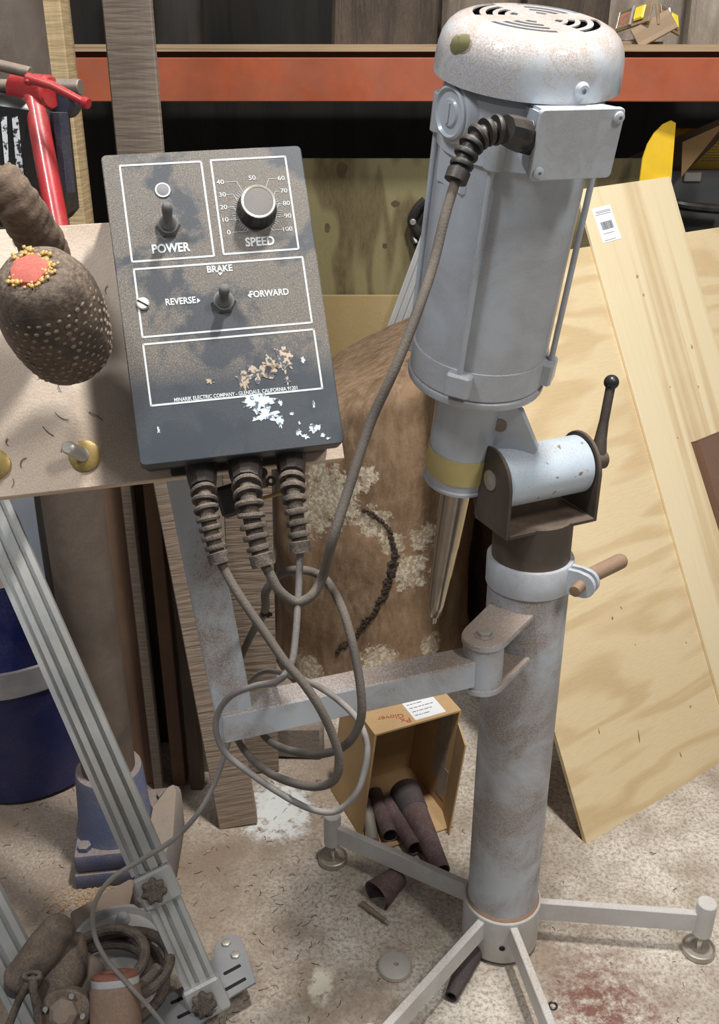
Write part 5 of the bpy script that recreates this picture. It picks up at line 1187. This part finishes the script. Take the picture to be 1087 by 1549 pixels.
# cord coil
bm = nb(); cc = atz(172, 1480, 0.09); random.seed(8); pts = []
for k in range(0, 5*24):
    a = 2*pi*k/24; rr = 0.068+0.011*sin(k*0.11)
    pts.append(cc+V((rr*1.05*cos(a)+0.008*sin(k*.11), rr*0.95*sin(a), 0.012*sin(k*0.21)+0.012*(k/24)-0.01)))
tube(bm, spline(pts, 2), 0.0085, 10); o = obj('cord_coil', bm, 'cable', mtx=Matrix.Translation(cc)); tag(o, 'coil of thick dusty cord beside the grinder', 'cord')
o.data.materials[0] = M['dusty_rubber']

# grinder
gd = thing('angle_grinder', 'dust-caked grinder with a fat rounded side handle, bottom left', 'power tool', at(100, 1500, 1.45))
bm = nb(); h0 = at(26, 1490, 1.46); h1 = at(98, 1392, 1.46)
tube(bm, spline([h0, h0.lerp(h1, .1), h0.lerp(h1, .25), h0.lerp(h1, .6), h0.lerp(h1, .9), h1], 5), 0.03, 28, rf=lambda s: 0.029*math.sqrt(max(0.02, 1-((s-0.47)/0.54)**4))*(1-0.10*s)); rough_up(bm, 0.003, 30); obj('side_handle', bm, 'dusty_tool', gd)
bm = nb(); bmesh.ops.create_uvsphere(bm, u_segments=20, v_segments=12, radius=0.021); bm.transform(Matrix.Translation(h0.lerp(h1, 0.07)+(h0-h1).normalized()*0.006)); o = obj('handle_tip', bm, 'navy_plastic', gd); tag(o, 'dark blue tip')
bm = nb(); tube(bm, spline([at(110, 1412, 1.49), at(105, 1450, 1.48), at(92, 1490, 1.47), at(88, 1510, 1.47)], 5), 0.03, 24, rf=lambda s: 0.018+0.014*min(1, s*2.2)); rough_up(bm, 0.003, 35); obj('neck', bm, 'dusty_tool', gd)
bm = nb(); tube(bm, spline([at(133, 1446, 1.52), at(120, 1476, 1.50), at(105, 1515, 1.48), at(90, 1580, 1.46)], 5), 0.034, 28, rf=lambda s: 0.034*min(1, 0.55+s*5)); obj('motor_barrel', bm, 'tool_tan', gd)
bm = nb(); pc = at(98, 1530, 1.425); pn_ = V((0, -0.8, 0.6)); lathe(bm, [(0.034, -0.02), (0.034, 0), (0.031, 0.003), (0.0, 0.004)], zframe(pc, pn_), 28, rfun=lambda a, z: 1+0.12*cos(2*a)); cp = obj('cover_plate', bm, 'dusty_tool', gd)
bm = nb(); lathe(bm, [(0.022, 0.003), (0.021, 0.012), (0.012, 0.020), (0, 0.021)], zframe(pc, pn_), 7); obj('raised_dome', bm, 'tool_tan', cp)
for x, y in ((108, 1507), (68, 1527), (125, 1537)):
    bm = nb(); cyl(bm, at(x, y, 1.425), at(x, y, 1.417), 0.0045, bev=0.001); obj('plate_screw', bm, 'bright_steel', cp)
bm = nb()
tube(bm, spline([at(50, 1478, 1.43), at(42, 1490, 1.42), at(28, 1515, 1.42), at(10, 1560, 1.42)], 5), 0.006, 10); tube(bm, spline([at(50, 1478, 1.43), at(50, 1495, 1.41), at(57, 1530, 1.41), at(60, 1570, 1.41)], 5), 0.0065, 10)
for k in range(3): tube(bm, [at(50, 1478+k*2, 1.425)+V((0.012*cos(2*pi*j/12), 0.006*sin(2*pi*j/12), 0.004*k)) for j in range(13)], 0.0035, 8)
o = obj('tied_cord', bm, 'dusty_rubber', gd)
# router motor
rt = thing('router_motor', 'brown dust-covered router body with a silver and rusty collar', 'power tool', at(175, 1540, 1.44))
rb0 = at(176, 1600, 1.42); rb1 = at(176, 1482, 1.46); F = zframe(rb0, (rb1-rb0)+V((0, 0.0, 0.02))); L = (rb1-rb0).length+0.012
bm = nb(); lathe(bm, [(0.036, 0), (0.037, 0.01), (0.037, L*0.8), (0.035, L*0.85)], F, 36); obj('body', bm, 'tool_brown', rt)
bm = nb(); lathe(bm, [(0.0345, L*0.85), (0.035, L*0.86), (0.035, L*0.93), (0.0345, L*0.935)], F, 36); o = obj('silver_band', bm, 'bright_aluminium', rt)
bm = nb(); lathe(bm, [(0.034, L*0.935), (0.034, L*0.97), (0.028, L), (0.020, L), (0.018, L*0.97), (0, L*0.97)], F, 36); o = obj('rusty_collar', bm, 'rust_red', rt)

# ---------------------------------------------------------------- shavings and fibres on the floor
random.seed(21)
def ffloor():
    while True:
        x, y = random.uniform(0, 520), random.uniform(1180, 1549); p = atz(x, y)
        if p.y > 0.9: return V((p.x, p.y, 0)), V((1, 0, 0)), V((0, 1, 0)), V((0, 0, 1))
o = fibres(240, ffloor, None, 0.0004, 0.014, label='dark wood fibres strewn over the concrete on the left')
def ff2():
    x, y = random.uniform(430, 1087), random.uniform(1200, 1549); p = atz(x, y); return V((p.x, p.y, 0)), V((1, 0, 0)), V((0, 1, 0)), V((0, 0, 1))
o = fibres(40, ff2, None, 0.0004, 0.011, label='sparse dark fibres on the concrete around the stand')
bm = nb()
for _ in range(900):
    u, v = random.gauss(0, 1), random.gauss(0, 1); p = atz(165+u*45-v*12, 1352+v*16-u*8); s = random.uniform(0.0012, 0.004)
    t_ = bmesh.new(); bmesh.ops.create_cube(t_, size=1); t_.transform(Matrix.Translation((p.x, p.y, s*0.4)) @ Matrix.Rotation(random.uniform(0, 6), 4, 'Z') @ Matrix.Rotation(random.uniform(-.5, .5), 4, 'X') @ Matrix.Diagonal((s*2, s, s*0.5, 1))); join(bm, t_)
o = obj('wood_shavings', bm, 'shaving', smooth=0); tag(o, 'drift of pale wood shavings in front of the blue foot', 'shavings', kind='stuff')
bpy.context.view_layer.update()
